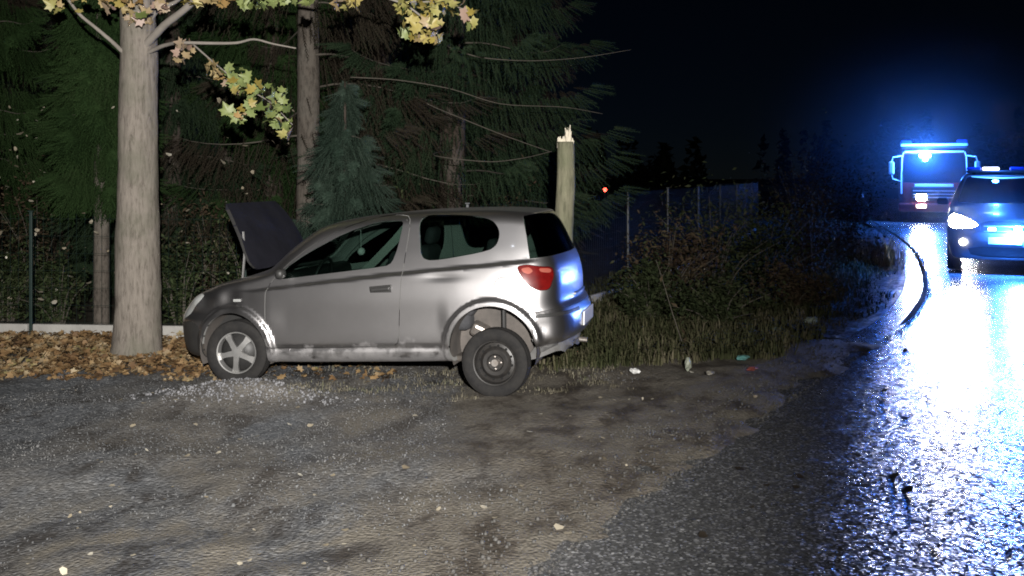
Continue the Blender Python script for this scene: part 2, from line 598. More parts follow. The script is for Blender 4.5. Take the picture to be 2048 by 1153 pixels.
def feat(X, Z):
    w = 0.024 * sstep(0.012, -0.014, Z - crease_z(X)) * sstep(-0.1, 0.4, X) * sstep(2.85, 2.6, X) - 0.008
    for cx, ra in ((0.0, 0.378), (2.37, 0.402)):
        r = np.hypot(X - cx, Z - 0.29)
        w = w + 0.034 * sstep(ra + 0.036, ra, r) * sstep(0.1, 0.2, Z)
    # sill: a shallow waist above a rounded rocker
    mid = sstep(0.35, 0.55, X) * sstep(2.02, 1.9, X)
    w = w - 0.016 * np.exp(-((Z - 0.305) / 0.022) ** 2) * mid
    # lower door hollow
    w = w - 0.010 * np.exp(-((Z - 0.55) / 0.12) ** 2) * mid
    # rear bumper stands proud
    w = w + (0.016 + 0.035 * sstep(0.5, 0.28, Z)) * sstep(0.60, 0.57, Z) * sstep(2.68, 2.76, X)
    # buckled front wing
    w = w + 0.045 * vnoise(X * 7.0 + 3, Z * 8.0 + 1) * sstep(0.18, -0.1, X) * sstep(0.5, 0.62, Z) * sstep(-0.75, -0.5, X)
    w = w - 0.012 * np.exp(-(((X - 1.95) / 0.16) ** 2 + ((Z - 0.90) / 0.03) ** 2))
    return w
def bend(x, y, z):
    fr = sstep(1.25, 0.2, x) * sstep(0.85, 1.0, z)
    rr = sstep(2.4, 2.75, x)
    return 0.17 * (y / 0.7) ** 2 * fr - 0.12 * (y / 0.75) ** 2 * rr
yar = Body(sil, wz, wx, k=0.11, bend=bend, feature=feat)
H = 0.024
sh = shell_mesh('shell', yar, 0.0, 0.03, H, 0.86)
tlsh = shell_mesh('lens_shell', yar, -0.003, 0.004, 0.03, 0.88)
gsh = shell_mesh('glass_shell', yar, 0.004, 0.009, H, 0.86)

YAW, PITCH = R(-13), R(-2.5)
Rm = Matrix.Rotation(YAW, 3, 'Z') @ Matrix.Rotation(PITCH, 3, 'Y')
car_o = Vector((-2.47, 8.74, 0.19)) - Rm @ Vector((0, -0.80, 0.29))
car = thing('hatchback_car', 'damaged silver three-door hatchback with its bonnet up, stopped against the roadside trees', 'car', car_o, (0, PITCH, YAW))

door_poly = round_poly([(0.335, 0.35), (0.40, 0.305), (1.50, 0.325), (1.555, 0.36), (1.575, 0.62), (1.60, 0.95), (1.63, 1.30), (1.62, 1.415), (1.50, 1.435), (1.30, 1.415), (1.02, 1.335), (0.72, 1.185), (0.50, 1.015), (0.345, 0.845), (0.335, 0.6)], 1)
win_poly = round_poly([(0.43, 0.905), (0.80, 0.94), (1.44, 0.998), (1.50, 1.03), (1.54, 1.15), (1.57, 1.36), (1.545, 1.385), (1.345, 1.385), (1.035, 1.295), (0.68, 1.12), (0.49, 0.99)], 1)
qwin_poly = catmull([(1.735, 1.395), (1.93, 1.418), (2.22, 1.398), (2.37, 1.352), (2.432, 1.265), (2.42, 1.165), (2.355, 1.113), (2.085, 1.064), (1.84, 1.04), (1.765, 1.075), (1.735, 1.21)], 4)
rwin_poly = [(2.625, 1.385), (2.665, 1.22), (2.70, 1.03), (3.15, 1.06), (3.0, 1.44)]
tail_poly = round_poly([(2.595, 0.975), (2.68, 0.990), (2.79, 0.965), (2.875, 0.955), (2.89, 0.88), (2.86, 0.765), (2.77, 0.765), (2.69, 0.815), (2.63, 0.895)], 2)
rbump_poly = [(2.58, 0.10), (2.70, 0.28), (2.735, 0.45), (2.72, 0.585), (2.9, 0.605), (3.2, 0.60), (3.2, 0.1)]
fbump_poly = [(-0.9, 0.1), (-0.30, 0.1), (-0.33, 0.33), (-0.38, 0.48), (-0.46, 0.54), (-0.62, 0.52), (-0.9, 0.52)]
head_poly = catmull([(-0.72, 0.52), (-0.52, 0.58), (-0.43, 0.66), (-0.32, 0.765), (-0.37, 0.79), (-0.50, 0.73), (-0.66, 0.62)], 4)
N_, F_ = (-1.3, -0.25), (0.25, 1.3)
hood_poly = catmull([(0.14, -0.52), (0.12, 0.0), (0.14, 0.52), (0.05, 0.62), (-0.2, 0.59), (-0.45, 0.52), (-0.62, 0.40), (-0.68, 0.0), (-0.62, -0.40), (-0.45, -0.52), (-0.2, -0.59), (0.05, -0.62)], 3)
ws_poly = round_poly([(-0.60, 0.97), (-0.64, 1.03), (-0.50, 1.36), (-0.42, 1.42), (0.42, 1.42), (0.50, 1.36), (0.64, 1.03), (0.60, 0.97)], 1)
PM = prism_mesh
bmesh_body = cut(sh,
    cyl_mesh(0.335, -1.3, -0.42, (0, 0.29)), cyl_mesh(0.335, 0.42, 1.3, (0, 0.29)),
    cyl_mesh(0.368, -1.3, -0.42, (2.37, 0.29)), cyl_mesh(0.368, 0.42, 1.3, (2.37, 0.29)))
noarch = bmesh_body
for y0, y1 in (N_, F_):
    bmesh_body = cut(bmesh_body, PM(poly_grow(door_poly, 0.006), y0, y1), PM(qwin_poly, y0, y1), PM(tail_poly, y0 if y0 < 0 else 0.40, -0.40 if y0 < 0 else y1), PM(head_poly, y0, y1))
bmesh_body = cut(bmesh_body, PM(rwin_poly, -1.3, 1.3), PM(poly_grow(rbump_poly, 0.003), -1.3, 1.3), PM(poly_grow(fbump_poly, 0.003), -1.3, 1.3),
    PM(poly_grow(hood_poly, 0.004), 0.72, 1.3, 'z'), PM(ws_poly, -0.2, 1.2, 'x'))
finish('body', bmesh_body, yar, [M['paint'], M['lining']], car)
for y0, y1 in (N_, F_):
    dm = cut(isect(noarch, PM(door_poly, y0, y1)), PM(win_poly, y0, y1))
    door = finish('door', dm, yar, [M['paint'], M['lining']], car)
    finish('window', isect(gsh, PM(poly_grow(win_poly, 0.012), y0, y1)), yar, [M['glass']], door)
    if y0 < 0:
        hx, hz = 1.415, 0.80
        w = float(yar.T2(np.array([hx]), np.array([hz]))[0])
        MB().box((hx, -w + 0.006, hz), (0.205, 0.016, 0.085), (0, R(-4), 0), 0.0075).build('handle_recess', M['plastic'], door)
        MB().box((hx + 0.005, -w - 0.022, hz + 0.014), (0.175, 0.028, 0.034), (0, R(-4), 0), 0.011).build('handle', M['plastic'], door)
        mw = float(yar.T2(np.array([0.52]), np.array([0.96]))[0])
        MB().box((0.50, -mw - 0.07, 0.965), (0.08, 0.13, 0.085), (0, 0, R(12)), 0.03).build('mirror', M['plastic'], door, True)
    finish('quarter_window', isect(gsh, PM(poly_grow(qwin_poly, 0.012), y0, y1)), yar, [M['glass']], car)
    tl = finish('tail_light', isect(noarch, PM(poly_grow(tail_poly, -0.004), y0 if y0 < 0 else 0.404, -0.404 if y0 < 0 else y1)), yar, [M['tail_red']], car)
    if y0 < 0:
        for q in ([(2.635, 0.955), (2.70, 0.965), (2.735, 0.93), (2.70, 0.905), (2.65, 0.925)], [(2.775, 0.952), (2.865, 0.942), (2.870, 0.905), (2.79, 0.918)]):
            finish('tail_highlight', isect(tlsh, PM(round_poly(q, 2), -1.3, -0.4)), yar, [M['tail_glint']], tl)
    finish('headlight', isect(noarch, PM(poly_grow(head_poly, -0.004), y0, y1)), yar, [M['lamp_clear']], car)
finish('rear_window', isect(gsh, PM(poly_grow(rwin_poly, 0.005), -1.3, 1.3)), yar, [M['glass']], car)
finish('windscreen', isect(gsh, PM(poly_grow(ws_poly, 0.015), -0.2, 1.2, 'x')), yar, [M['glass']], car)
rb = finish('rear_bumper', isect(noarch, PM(rbump_poly, -1.3, 1.3)), yar, [M['paint'], M['under']], car)
stsh = shell_mesh('strip_shell', yar, -0.006, 0.004, H, 0.9)
for y0, y1 in ((-1.3, -0.29), (0.29, 1.3)):
    finish('bumper_strip', isect(stsh, PM([(2.745, 0.545), (2.745, 0.575), (3.2, 0.578), (3.2, 0.548)], y0, y1)), yar, [M['plastic']], rb)
finish('front_bumper', isect(noarch, PM(fbump_poly, -1.3, 1.3)), yar, [M['plastic'], M['under']], car)
# bonnet, hinged open
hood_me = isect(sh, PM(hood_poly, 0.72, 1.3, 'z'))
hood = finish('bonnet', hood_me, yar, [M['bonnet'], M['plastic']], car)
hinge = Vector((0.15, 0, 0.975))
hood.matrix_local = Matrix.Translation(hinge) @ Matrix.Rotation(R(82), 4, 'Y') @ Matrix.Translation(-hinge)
MB().tube([(-0.02, -0.56, 0.90), (0.02, -0.58, 1.12), (0.0, -0.55, 1.33)], 0.011, 6).build('bonnet_stay', M['alloy'], car)
# engine bay and underside
e = MB().box((-0.25, 0, 0.50), (0.62, 1.0, 0.42), None, 0.05).box((-0.28, 0.25, 0.75), (0.34, 0.5, 0.14), None, 0.04).box((-0.05, -0.36, 0.76), (0.2, 0.26, 0.16), None, 0.02)
e.build('engine', M['plastic'], car)
MB().box((1.25, 0, 0.185), (2.6, 1.30, 0.05), None, 0.02).box((1.2, -0.2, 0.15), (2.4, 0.12, 0.06), None, 0.02).box((2.68, 0.2, 0.26), (0.35, 0.5, 0.14), None, 0.05).box((2.37, 0, 0.24), (0.10, 1.3, 0.10), None, 0.03).build('underbody', M['under'], car)
for cx in (0.0, 2.37):
    for sy in (-1, 1):
        mb = MB()
        n = 24
        V, F = [], []
        for k in range(n + 1):
            t = math.pi * (-0.12 + 1.24 * k / n)
            for r_, y_ in ((0.352 if cx < 1 else 0.376, 0.775), (0.352 if cx < 1 else 0.376, 0.46), (0.02, 0.45)):
                V.append((cx + r_ * math.cos(t), sy * y_, 0.29 + r_ * math.sin(t)))
        for k in range(n):
            for j in range(2):
                a = k * 3 + j
                F.append((a, a + 1, a + 4, a + 3))
        mb.add(V, F).build('wheel_arch_liner', M['well'], car, True, sharp=50)
# suspension spring strut seen in the gaping rear arch
MB().tube([(2.43, -0.62, 0.25), (2.44, -0.62, 0.66)], 0.02, 8).build('shock_absorber', M['plastic'], car)
MB().box((2.22, -0.60, 0.42), (0.16, 0.12, 0.12), (0.3, 0.5, 0.2), 0.03).build('spring_seat', M['hubmetal'], car)
# cabin
def seat_mb(x, y, w):
    mb = MB().box((x, y, 0.46), (0.50, w, 0.16), (0, R(-8), 0), 0.06)
    mb.box((x + 0.33, y, 0.80), (0.15, w, 0.66), (0, R(20), 0), 0.06)
    mb.box((x + 0.47, y, 1.20), (0.10, min(w, 0.9) * 0.55, 0.17), (0, R(16), 0), 0.045)
    return mb
seat_mb(1.05, -0.36, 0.48).build('seat', M['dark_cloth'], car, True, sharp=60)
seat_mb(1.05, 0.36, 0.48).build('seat', M['dark_cloth'], car, True, sharp=60)
mb = MB().box((1.88, 0, 0.50), (0.50, 1.2, 0.18), None, 0.06).box((2.17, 0, 0.80), (0.14, 1.2, 0.55), (0, R(20), 0), 0.05)
for yy in (-0.32, 0.32): mb.box((2.30, yy, 1.12), (0.09, 0.26, 0.14), (0, R(12), 0), 0.04)
mb.build('rear_seat', M['dark_cloth'], car, True, sharp=60)
MB().box((0.42, 0, 0.82), (0.34, 1.26, 0.26), (0, R(-8), 0), 0.07).build('dashboard', M['plastic'], car, True, sharp=60)
mb = MB()
ring = [(0.68 + 0.10 * math.sin(t) * 0.5, -0.36 + 0.18 * math.cos(t), 0.88 + 0.17 * math.sin(t)) for t in np.linspace(0, 2 * math.pi, 25)]
mb.tube(ring, 0.016, 8, False).tube([(0.45, -0.36, 0.80), (0.68, -0.36, 0.88)], 0.03, 8).tube([(0.68, -0.53, 0.88), (0.68, -0.19, 0.88)], 0.014, 6).build('steering_wheel', M['plastic'], car, True)
def strap(pts, w, d):
    V, F = [], []
    for p in pts:
        V += [(p[0] - w / 2, p[1], p[2] - d), (p[0] + w / 2, p[1], p[2] + d), (p[0] + w / 2, p[1] + 0.004, p[2] + d), (p[0] - w / 2, p[1] + 0.004, p[2] - d)]
    for i in range(len(pts) - 1):
        for k in range(4): F.append((i * 4 + k, i * 4 + (k + 1) % 4, i * 4 + 4 + (k + 1) % 4, i * 4 + 4 + k))
    return MB().add(V, F)
strap([(1.62, -0.60, 1.36), (1.45, -0.55, 1.20), (1.27, -0.50, 1.05), (1.08, -0.44, 0.90), (0.98, -0.36, 0.70)], 0.045, -0.028).build('seat_belt', M['strap'], car)
MB().box((0.80, -0.02, 1.30), (0.04, 0.24, 0.07), (0, R(-15), 0), 0.02).build('rear_view_mirror', M['plastic'], car)
# far roof rail trim and grab handle catch the flash through the glass
# licence plate on the rear bumper
plate = MB().box((3.064, 0.0, 0.465), (0.012, 0.52, 0.125), (0, R(4), 0), 0.004).build('licence_plate', M['white_plate'], car)
MB().box((2.99, -0.02, 0.68), (0.04, 0.5, 0.03), None, 0.012).build('tailgate_handle', M['paint'], car)
# fuel flap ring
fw = float(yar.T2(np.array([2.5]), np.array([0.815]))[0])
MB().lathe([(0.078, 0.002), (0.080, -0.003), (0.0745, -0.003), (0.074, 0.001)], 32, (0, 0, 0)).build('fuel_flap', M['paint'], car, True, loc=(2.49, -fw - 0.001, 0.815), rot=(R(6), 0, R(2)))
# side indicator
iw = float(yar.T2(np.array([0.12]), np.array([0.72]))[0])
MB().box((0.06, -iw - 0.003, 0.735), (0.07, 0.012, 0.026), None, 0.005).build('side_indicator', M['lamp_clear'], car)
V, F = [], []
nv = 22
for i in range(nv + 1):
    t = -1 + 2 * i / nv
    xx = 2.965 - 0.26 * abs(t) ** 3
    for j in range(4):
        V.append((xx - 0.015 * j + 0.03 * math.sin(7 * t + j * 2.1), 0.70 * t, 0.335 - 0.045 * j + 0.022 * math.sin(11 * t + j)))
for i in range(nv):
    for j in range(3):
        a = i * 4 + j
        F.append((a, a + 1, a + 5, a + 4))
MB().add(V, F).build('torn_valance', M['valance'], car, True, sharp=40)
# exhaust end under the rear bumper
MB().tube([(2.6, 0.25, 0.22), (2.9, 0.28, 0.20), (3.0, 0.28, 0.19)], 0.024, 10).build('exhaust', M['hubmetal'], car)

def tyre_mb(rad=0.29, w=0.175, rim=0.185):
    h = w / 2
    mb = MB().lathe([(rim, -h * 0.80), (rim + 0.012, -h * 0.93), (rim + 0.05, -h * 1.0), (rad - 0.03, -h * 0.98), (rad - 0.008, -h * 0.82), (rad, -h * 0.55), (rad, -h * 0.47), (rad - 0.008, -h * 0.45), (rad - 0.008, -h * 0.36), (rad, -h * 0.34),
               (rad + 0.001, -h * 0.05), (rad - 0.007, -h * 0.04), (rad - 0.007, h * 0.04), (rad + 0.001, h * 0.05), (rad, h * 0.5), (rad - 0.008, h * 0.82), (rad - 0.03, h * 0.98), (rim + 0.05, h), (rim, h * 0.80), (rim - 0.02, 0)], 48, closed=True)
    return mb
def wheel(loc, steer, alloy, camber=0.0):
    hub = MB().lathe([(0.0, -0.068), (0.030, -0.068), (0.034, -0.060), (0.034, -0.02), (0.0, -0.02)], 20).build('wheel', M['hubmetal'] if not alloy else M['alloy'], car, True, loc, (camber, R(25), steer), sharp=40)
    tyre_mb().build('tyre', M['rubber'], hub, True, sharp=35)
    m = M['alloy'] if alloy else M['steel']
    mb = MB().lathe([(0.188, 0.07), (0.192, -0.066), (0.186, -0.074), (0.176, -0.072), (0.170, -0.05), (0.168, 0.07)], 48)
    if alloy:
        for k in range(5):
            t = 2 * math.pi * k / 5
            c, s_ = math.cos(t), math.sin(t)
            V = []
            for r_, w_, y_ in ((0.020, 0.026, -0.066), (0.07, 0.024, -0.066), (0.12, 0.022, -0.062), (0.174, 0.034, -0.054)):
                for sw, yy in ((-1, y_), (1, y_), (0.8, y_ + 0.03), (-0.8, y_ + 0.03)):
                    V.append((r_ * c - sw * w_ * s_, yy, r_ * s_ + sw * w_ * c))
            F = []
            for i in range(3):
                for j in range(4): F.append((i * 4 + j, i * 4 + (j + 1) % 4, i * 4 + 4 + (j + 1) % 4, i * 4 + 4 + j))
            mb.add(V, F)
        mb.lathe([(0.0, -0.072), (0.045, -0.070), (0.055, -0.055), (0.055, -0.03)], 24)
        mb.build('rim', m, hub, True, sharp=35)
        MB().lathe([(0.0, 0.0), (0.165, 0.0), (0.165, 0.06)], 32).build('brake_disc', M['plastic'], hub, True)
    else:
        mb.lathe([(0.172, -0.030), (0.165, -0.012), (0.135, -0.020), (0.120, -0.040), (0.105, -0.050), (0.075, -0.048), (0.062, -0.034), (0.034, -0.032)], 48)
        mb.build('rim', m, hub, True, sharp=35)
        for k in range(12):
            t = 2 * math.pi * (k + 0.5) / 12
            MB().lathe([(0.0, -0.001), (0.011, -0.001), (0.011, 0.004)], 12, (0.140 * math.cos(t), -0.022, 0.140 * math.sin(t))).build('vent_hole', M['vent_hole'], hub)
        for k in range(4):
            t = 2 * math.pi * (k + 0.3) / 4
            MB().lathe([(0.0, -0.016), (0.009, -0.014), (0.011, 0.0)], 6, (0.05 * math.cos(t), -0.038, 0.05 * math.sin(t))).build('wheel_bolt', M['hubmetal'], hub)
    return hub
wheel((0.0, -0.70, 0.262), R(4), True)
wheel((2.385, -0.735, 0.172), R(-3), False, R(-3))
wheel((0.0, 0.715, 0.285), R(184), True)
wheel((2.37, 0.715, 0.20), R(180), False)

# pale ornament hanging from the mirror, its own thing
orn_w = Matrix.Translation(car_o) @ Rm.to_4x4()
oc = orn_w @ Vector((1.02, -0.25, 1.10))
orn = MB().lathe([(0.0, -0.035), (0.022, -0.03), (0.034, -0.012), (0.036, 0.006), (0.026, 0.028), (0.008, 0.036), (0.0, 0.037)], 14, axis='z').tube([(0, 0, 0.03), (-0.006, 0.004, 0.22)], 0.0025, 5).build('hanging_ornament', M['ornament'], None, True, loc=oc)
tag(orn, 'small round white ornament hanging behind the windscreen of the silver hatchback', 'ornament')

# ------------------------------------------------------------------ the ground
EDGE = np.array([(-9.0, -14.0), (-5.6, -7.0), (-3.3, -2.0), (-1.95, 0.6), (-0.75, 2.75), (0.08, 4.29), (0.62, 5.2), (1.41, 6.5), (2.58, 8.35), (3.72, 10.1), (4.86, 11.95), (6.35, 15.0),
                 (7.95, 19.0), (9.75, 24.0), (11.3, 29.0), (13.3, 36.0), (15.6, 45.0), (19.5, 62.0), (24.0, 85.0), (30.0, 120.0), (42, 200)])
EDGE = catmull(EDGE, 6, closed=False)
def edge_dist(X, Y):
    """signed distance to the road's near edge, positive on the verge"""
    best = np.full(X.shape, 1e9); sg = np.ones(X.shape)
    for i in range(len(EDGE) - 1):
        a, b = EDGE[i], EDGE[i + 1]
        e = b - a; L = (e * e).sum()
        t = np.clip(((X - a[0]) * e[0] + (Y - a[1]) * e[1]) / L, 0, 1)
        dx, dy = X - a[0] - e[0] * t, Y - a[1] - e[1] * t
        d = dx * dx + dy * dy
        m = d < best
        best = np.where(m, d, best)
        sg = np.where(m, np.sign(e[0] * (Y - a[1]) - e[1] * (X - a[0])), sg)
    return np.sqrt(best) * np.where(sg == 0, 1, sg)

def ground_z(X, Y, S=None):
    if S is None: S = edge_dist(X, Y)
    z = -0.12 * sstep(0.3, 3.2, S)
    near = sstep(16, 9, Y)
    z = z + (0.055 * fbm(X * 0.55 + 3, Y * 0.8, 3) + 0.030 * fbm(X * 1.9, Y * 2.3, 4)) * sstep(0.05, 0.9, S)
    # ridge and hollow under the stopped car, gravel heap by its front wheel
    z = z + 0.12 * np.exp(-(((X + 2.25) / 0.5) ** 2 + ((Y - 8.34) / 0.18) ** 2))
    z = z + 0.05 * np.exp(-(((X + 2.9) / 1.0) ** 2 + ((Y - 8.0) / 0.35) ** 2))
    # verge bank with weeds, far side of the pull-in
    z = z + 0.12 * sstep(9.2, 12, Y) * sstep(0.6, 2.2, S) * sstep(0.2, 2.0, X)
    # edge of the asphalt
    z = z + 0.012 * sstep(1.2, 0.2, S)
    edge_n = 0.045 * fbm(X * 1.7 + 9, Y * 1.7, 3) + 0.018 * fbm(X * 8.0, Y * 8.0, 3)
    t = sstep(0.45, 0.05, np.abs(S))
    z = z + edge_n * t
    z = z - 0.075 * sstep(0.12, -0.38, S)
    z = z - 0.10 * sstep(10.0, 11.5, Y) * sstep(42, 36, Y) * sstep(1.15, 0.75, S)
    return z

def graded(a0, a1, h, far, g=1.35):
    mid = list(np.arange(a0, a1, h)); out_hi, out_lo = [], []
    s = h; v = a1
    while v < far: out_hi.append(v); s *= g; v += s
    s = h; v = a0 - h
    while v > -far: out_lo.append(v); s *= g; v -= s
    return np.array(out_lo[::-1] + mid + out_hi)
gx = graded(-7.5, 9.0, 0.055, 420); gy = graded(2.5, 15.0, 0.055, 420)
GX, GY = np.meshgrid(gx, gy, indexing='ij')
GZ = ground_z(GX, GY)
nx, ny = GX.shape
I = np.arange(nx * ny).reshape(nx, ny)
Fq = np.stack([I[:-1, :-1], I[1:, :-1], I[1:, 1:], I[:-1, 1:]], -1).reshape(-1, 4)

gm = bpy.data.materials.new('dirt_and_gravel')
gm.use_nodes = True
nt = gm.node_tree; L = nt.links.new
b = nt.nodes['Principled BSDF']
def node(t, **kw):
    n = nt.nodes.new(t)
    for k, v in kw.items():
        if k in n.inputs: n.inputs[k].default_value = v
        else: setattr(n, k, v)
    return n
def ramp(src, stops):
    r = node('ShaderNodeValToRGB'); el = r.color_ramp.elements
    while len(el) < len(stops): el.new(0.5)
    for e, (p, c) in zip(el, stops):
        e.position = p; e.color = (*c, 1) if len(c) == 3 else c
    L(src, r.inputs['Fac']); return r.outputs[0]
def mixc(fac, a, b_, mode='MIX'):
    m = nt.nodes.new('ShaderNodeMix'); m.data_type = 'RGBA'; m.blend_type = mode
    if isinstance(fac, float): m.inputs[0].default_value = fac
    else: L(fac, m.inputs[0])
    for s, i in ((a, 6), (b_, 7)):
        if isinstance(s, tuple): m.inputs[i].default_value = (*s, 1)
        else: L(s, m.inputs[i])
    return m.outputs[2]
def noise_n(scale, detail=6, rough=0.6, vec=None, dist=0.0):
    n = node('ShaderNodeTexNoise', Scale=scale, Detail=detail, Roughness=rough, Distortion=dist)
    L(vec if vec else tc.outputs['Object'], n.inputs['Vector']); return n.outputs['Fac']
tc = node('ShaderNodeTexCoord')
mp = node('ShaderNodeMapping'); mp.inputs['Scale'].default_value = (1.3, 0.75, 1)
L(tc.outputs['Object'], mp.inputs['Vector'])
big = noise_n(0.55, 4, 0.55, mp.outputs[0], 0.6)
med = noise_n(2.4, 7, 0.65, mp.outputs[0], 0.3)
fine = noise_n(26, 6, 0.7)
vor = node('ShaderNodeTexVoronoi', Scale=48.0); L(tc.outputs['Object'], vor.inputs['Vector'])
vor2 = node('ShaderNodeTexVoronoi', Scale=19.0); L(tc.outputs['Object'], vor2.inputs['Vector'])
grav = ramp(vor.outputs['Color'], [(0.0, (0.055, 0.060, 0.068)), (0.5, (0.115, 0.122, 0.133)), (0.85, (0.19, 0.197, 0.208)), (1.0, (0.36, 0.37, 0.38))])
dirt = ramp(fine, [(0.25, (0.065, 0.055, 0.045)), (0.55, (0.135, 0.118, 0.098)), (0.8, (0.21, 0.19, 0.165))])
pale = ramp(fine, [(0.2, (0.10, 0.088, 0.070)), (0.6, (0.20, 0.182, 0.152)), (0.85, (0.31, 0.29, 0.25))])
f1 = ramp(big, [(0.42, (0, 0, 0)), (0.56, (1, 1, 1))])
f2 = ramp(med, [(0.42, (0.0, 0.0, 0.0)), (0.62, (1, 1, 1))])
f3 = ramp(med, [(0.36, (0.65, 0.65, 0.65)), (0.475, (0, 0, 0))])
sep = node('ShaderNodeSeparateXYZ'); L(tc.outputs['Object'], sep.inputs[0])
# gravel lies to the left, packed pale dirt towards the road
mxr = node('ShaderNodeMapRange'); mxr.inputs['From Min'].default_value = -1.6; mxr.inputs['From Max'].default_value = 0.7
L(sep.outputs['X'], mxr.inputs['Value'])
pat = nt.nodes.new('ShaderNodeMath'); pat.operation = 'MULTIPLY_ADD'; pat.inputs[1].default_value = 0.6
ynr = node('ShaderNodeMapRange'); ynr.inputs['From Min'].default_value = 6.1; ynr.inputs['From Max'].default_value = 4.9
yns = nt.nodes.new('ShaderNodeMath'); yns.operation = 'MULTIPLY_ADD'; yns.inputs[1].default_value = 2.2; L(big, yns.inputs[0]); L(sep.outputs['Y'], yns.inputs[2])
yno = nt.nodes.new('ShaderNodeMath'); yno.operation = 'SUBTRACT'; yno.inputs[1].default_value = 1.1; L(yns.outputs[0], yno.inputs[0])
L(yno.outputs[0], ynr.inputs['Value'])
mxm = nt.nodes.new('ShaderNodeMath'); mxm.operation = 'MAXIMUM'; L(mxr.outputs[0], mxm.inputs[0]); L(ynr.outputs[0], mxm.inputs[1])
L(f1, pat.inputs[0]); L(mxm.outputs[0], pat.inputs[2])
pf = nt.nodes.new('ShaderNodeMath'); pf.operation = 'MULTIPLY'; pf.use_clamp = True
L(pat.outputs[0], pf.inputs[0]); L(f2, pf.inputs[1])
gxr = node('ShaderNodeMapRange'); gxr.inputs['From Min'].default_value = -0.9; gxr.inputs['From Max'].default_value = 0.3
L(sep.outputs['X'], gxr.inputs['Value'])
g1 = nt.nodes.new('ShaderNodeMath'); g1.operation = 'MULTIPLY_ADD'; g1.use_clamp = True; g1.inputs[1].default_value = 0.55
L(f1, g1.inputs[0]); L(gxr.outputs[0], g1.inputs[2])
c1 = mixc(g1.outputs[0], grav, dirt)
c2 = mixc(pf.outputs[0], c1, pale)
c3 = mixc(f3, c2, (0.04, 0.032, 0.025))
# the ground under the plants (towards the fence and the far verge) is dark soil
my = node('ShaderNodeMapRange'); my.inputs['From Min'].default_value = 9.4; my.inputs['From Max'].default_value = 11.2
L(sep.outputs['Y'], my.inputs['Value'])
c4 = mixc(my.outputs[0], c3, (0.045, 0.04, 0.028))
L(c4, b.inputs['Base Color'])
rr = ramp(med, [(0.35, (0.55, 0.55, 0.55)), (0.6, (0.92, 0.92, 0.92))])
L(rr, b.inputs['Roughness'])
b.inputs['Specular IOR Level'].default_value = 0.3
def bumpn(h, st, dist, prev=None):
    bp = node('ShaderNodeBump'); bp.inputs['Strength'].default_value = st; bp.inputs['Distance'].default_value = dist
    L(h, bp.inputs['Height'])
    if prev: L(prev, bp.inputs['Normal'])
    return bp.outputs[0]
n1 = bumpn(med, 0.5, 0.02)
n2 = bumpn(fine, 0.6, 0.007, n1)
n3 = bumpn(vor.outputs['Distance'], 0.7, -0.010, n2)
L(n3, b.inputs['Normal'])
gme = new_mesh('ground', np.stack([GX, GY, GZ], -1).reshape(-1, 3), Fq, gm, True)
tag(link('ground', gme), kind='structure')

# ------------------------------------------------------------------ the wet road
def ribbon(o0, o1, n, z, i0=0, i1=None, jit=0.0):
    E = EDGE[i0:i1]
    d = np.gradient(E, axis=0); d /= np.linalg.norm(d, axis=1, keepdims=True)
    nr = np.stack([d[:, 1], -d[:, 0]], -1)                 # to the road side
    V = []
    for k in range(n + 1):
        t = o0 + (o1 - o0) * k / n
        P = E + nr * t
        if jit and k in (0, n): P = P + nr * (jit * fbm(E[:, :1] * 3, E[:, 1:] * 3, 3))
        V.append(np.concatenate([P, np.full((len(P), 1), z(k / n) if callable(z) else z)], 1))
    V = np.stack(V, 1); m = len(E)
    I = np.arange(m * (n + 1)).reshape(m, n + 1)
    F = np.stack([I[:-1, :-1], I[:-1, 1:], I[1:, 1:], I[1:, :-1]], -1).reshape(-1, 4)
    return V.reshape(-1, 3), F
def wet_mat(name, col, col2, rough, bump, vs=95.0, spec=0.5, wet=(0.2, 0.4)):
    global nt, L, tc
    m = bpy.data.materials.new(name); m.use_nodes = True
    nt = m.node_tree; L = nt.links.new
    b = nt.nodes['Principled BSDF']
    tc = node('ShaderNodeTexCoord')
    v = node('ShaderNodeTexVoronoi', Scale=vs); L(tc.outputs['Object'], v.inputs['Vector'])
    v2 = node('ShaderNodeTexVoronoi', Scale=vs * 0.43); L(tc.outputs['Object'], v2.inputs['Vector'])
    fn = noise_n(vs * 1.6, 3, 0.7)
    big = noise_n(0.9, 4, 0.6)
    cc = ramp(v.outputs['Color'], [(0.0, col), (0.62, col2), (0.80, tuple(2.6 * c for c in col2)), (1.0, tuple(6.5 * c for c in col2))])
    L(cc, b.inputs['Base Color'])
    L(ramp(big, [(0.35, (wet[0],) * 3), (0.65, (wet[1],) * 3)]), b.inputs['Roughness'])
    b.inputs['Specular IOR Level'].default_value = spec
    n1 = bumpn(fn, 0.35, 0.003)
    def facet(vn, k, prev):
        s1 = nt.nodes.new('ShaderNodeVectorMath'); s1.operation = 'SUBTRACT'; s1.inputs[1].default_value = (0.5, 0.5, 0.5)
        L(vn.outputs['Color'], s1.inputs[0])
        s2 = nt.nodes.new('ShaderNodeVectorMath'); s2.operation = 'MULTIPLY_ADD'; s2.inputs[1].default_value = (k, k, 0)
        L(s1.outputs[0], s2.inputs[0]); L(prev, s2.inputs[2])
        s3 = nt.nodes.new('ShaderNodeVectorMath'); s3.operation = 'NORMALIZE'
        L(s2.outputs[0], s3.inputs[0]); return s3.outputs[0]
    L(facet(v2, bump * 0.5, facet(v, bump, n1)), b.inputs['Normal'])
    return m
asph = wet_mat('wet_asphalt', (0.035, 0.036, 0.038), (0.12, 0.121, 0.123), 0.3, 0.25, 75.0, wet=(0.18, 0.27))
V, F = ribbon(-0.35, 6.2, 13, 0.0)
tag(link('road', new_mesh('road', V, F, asph, True)), kind='structure')
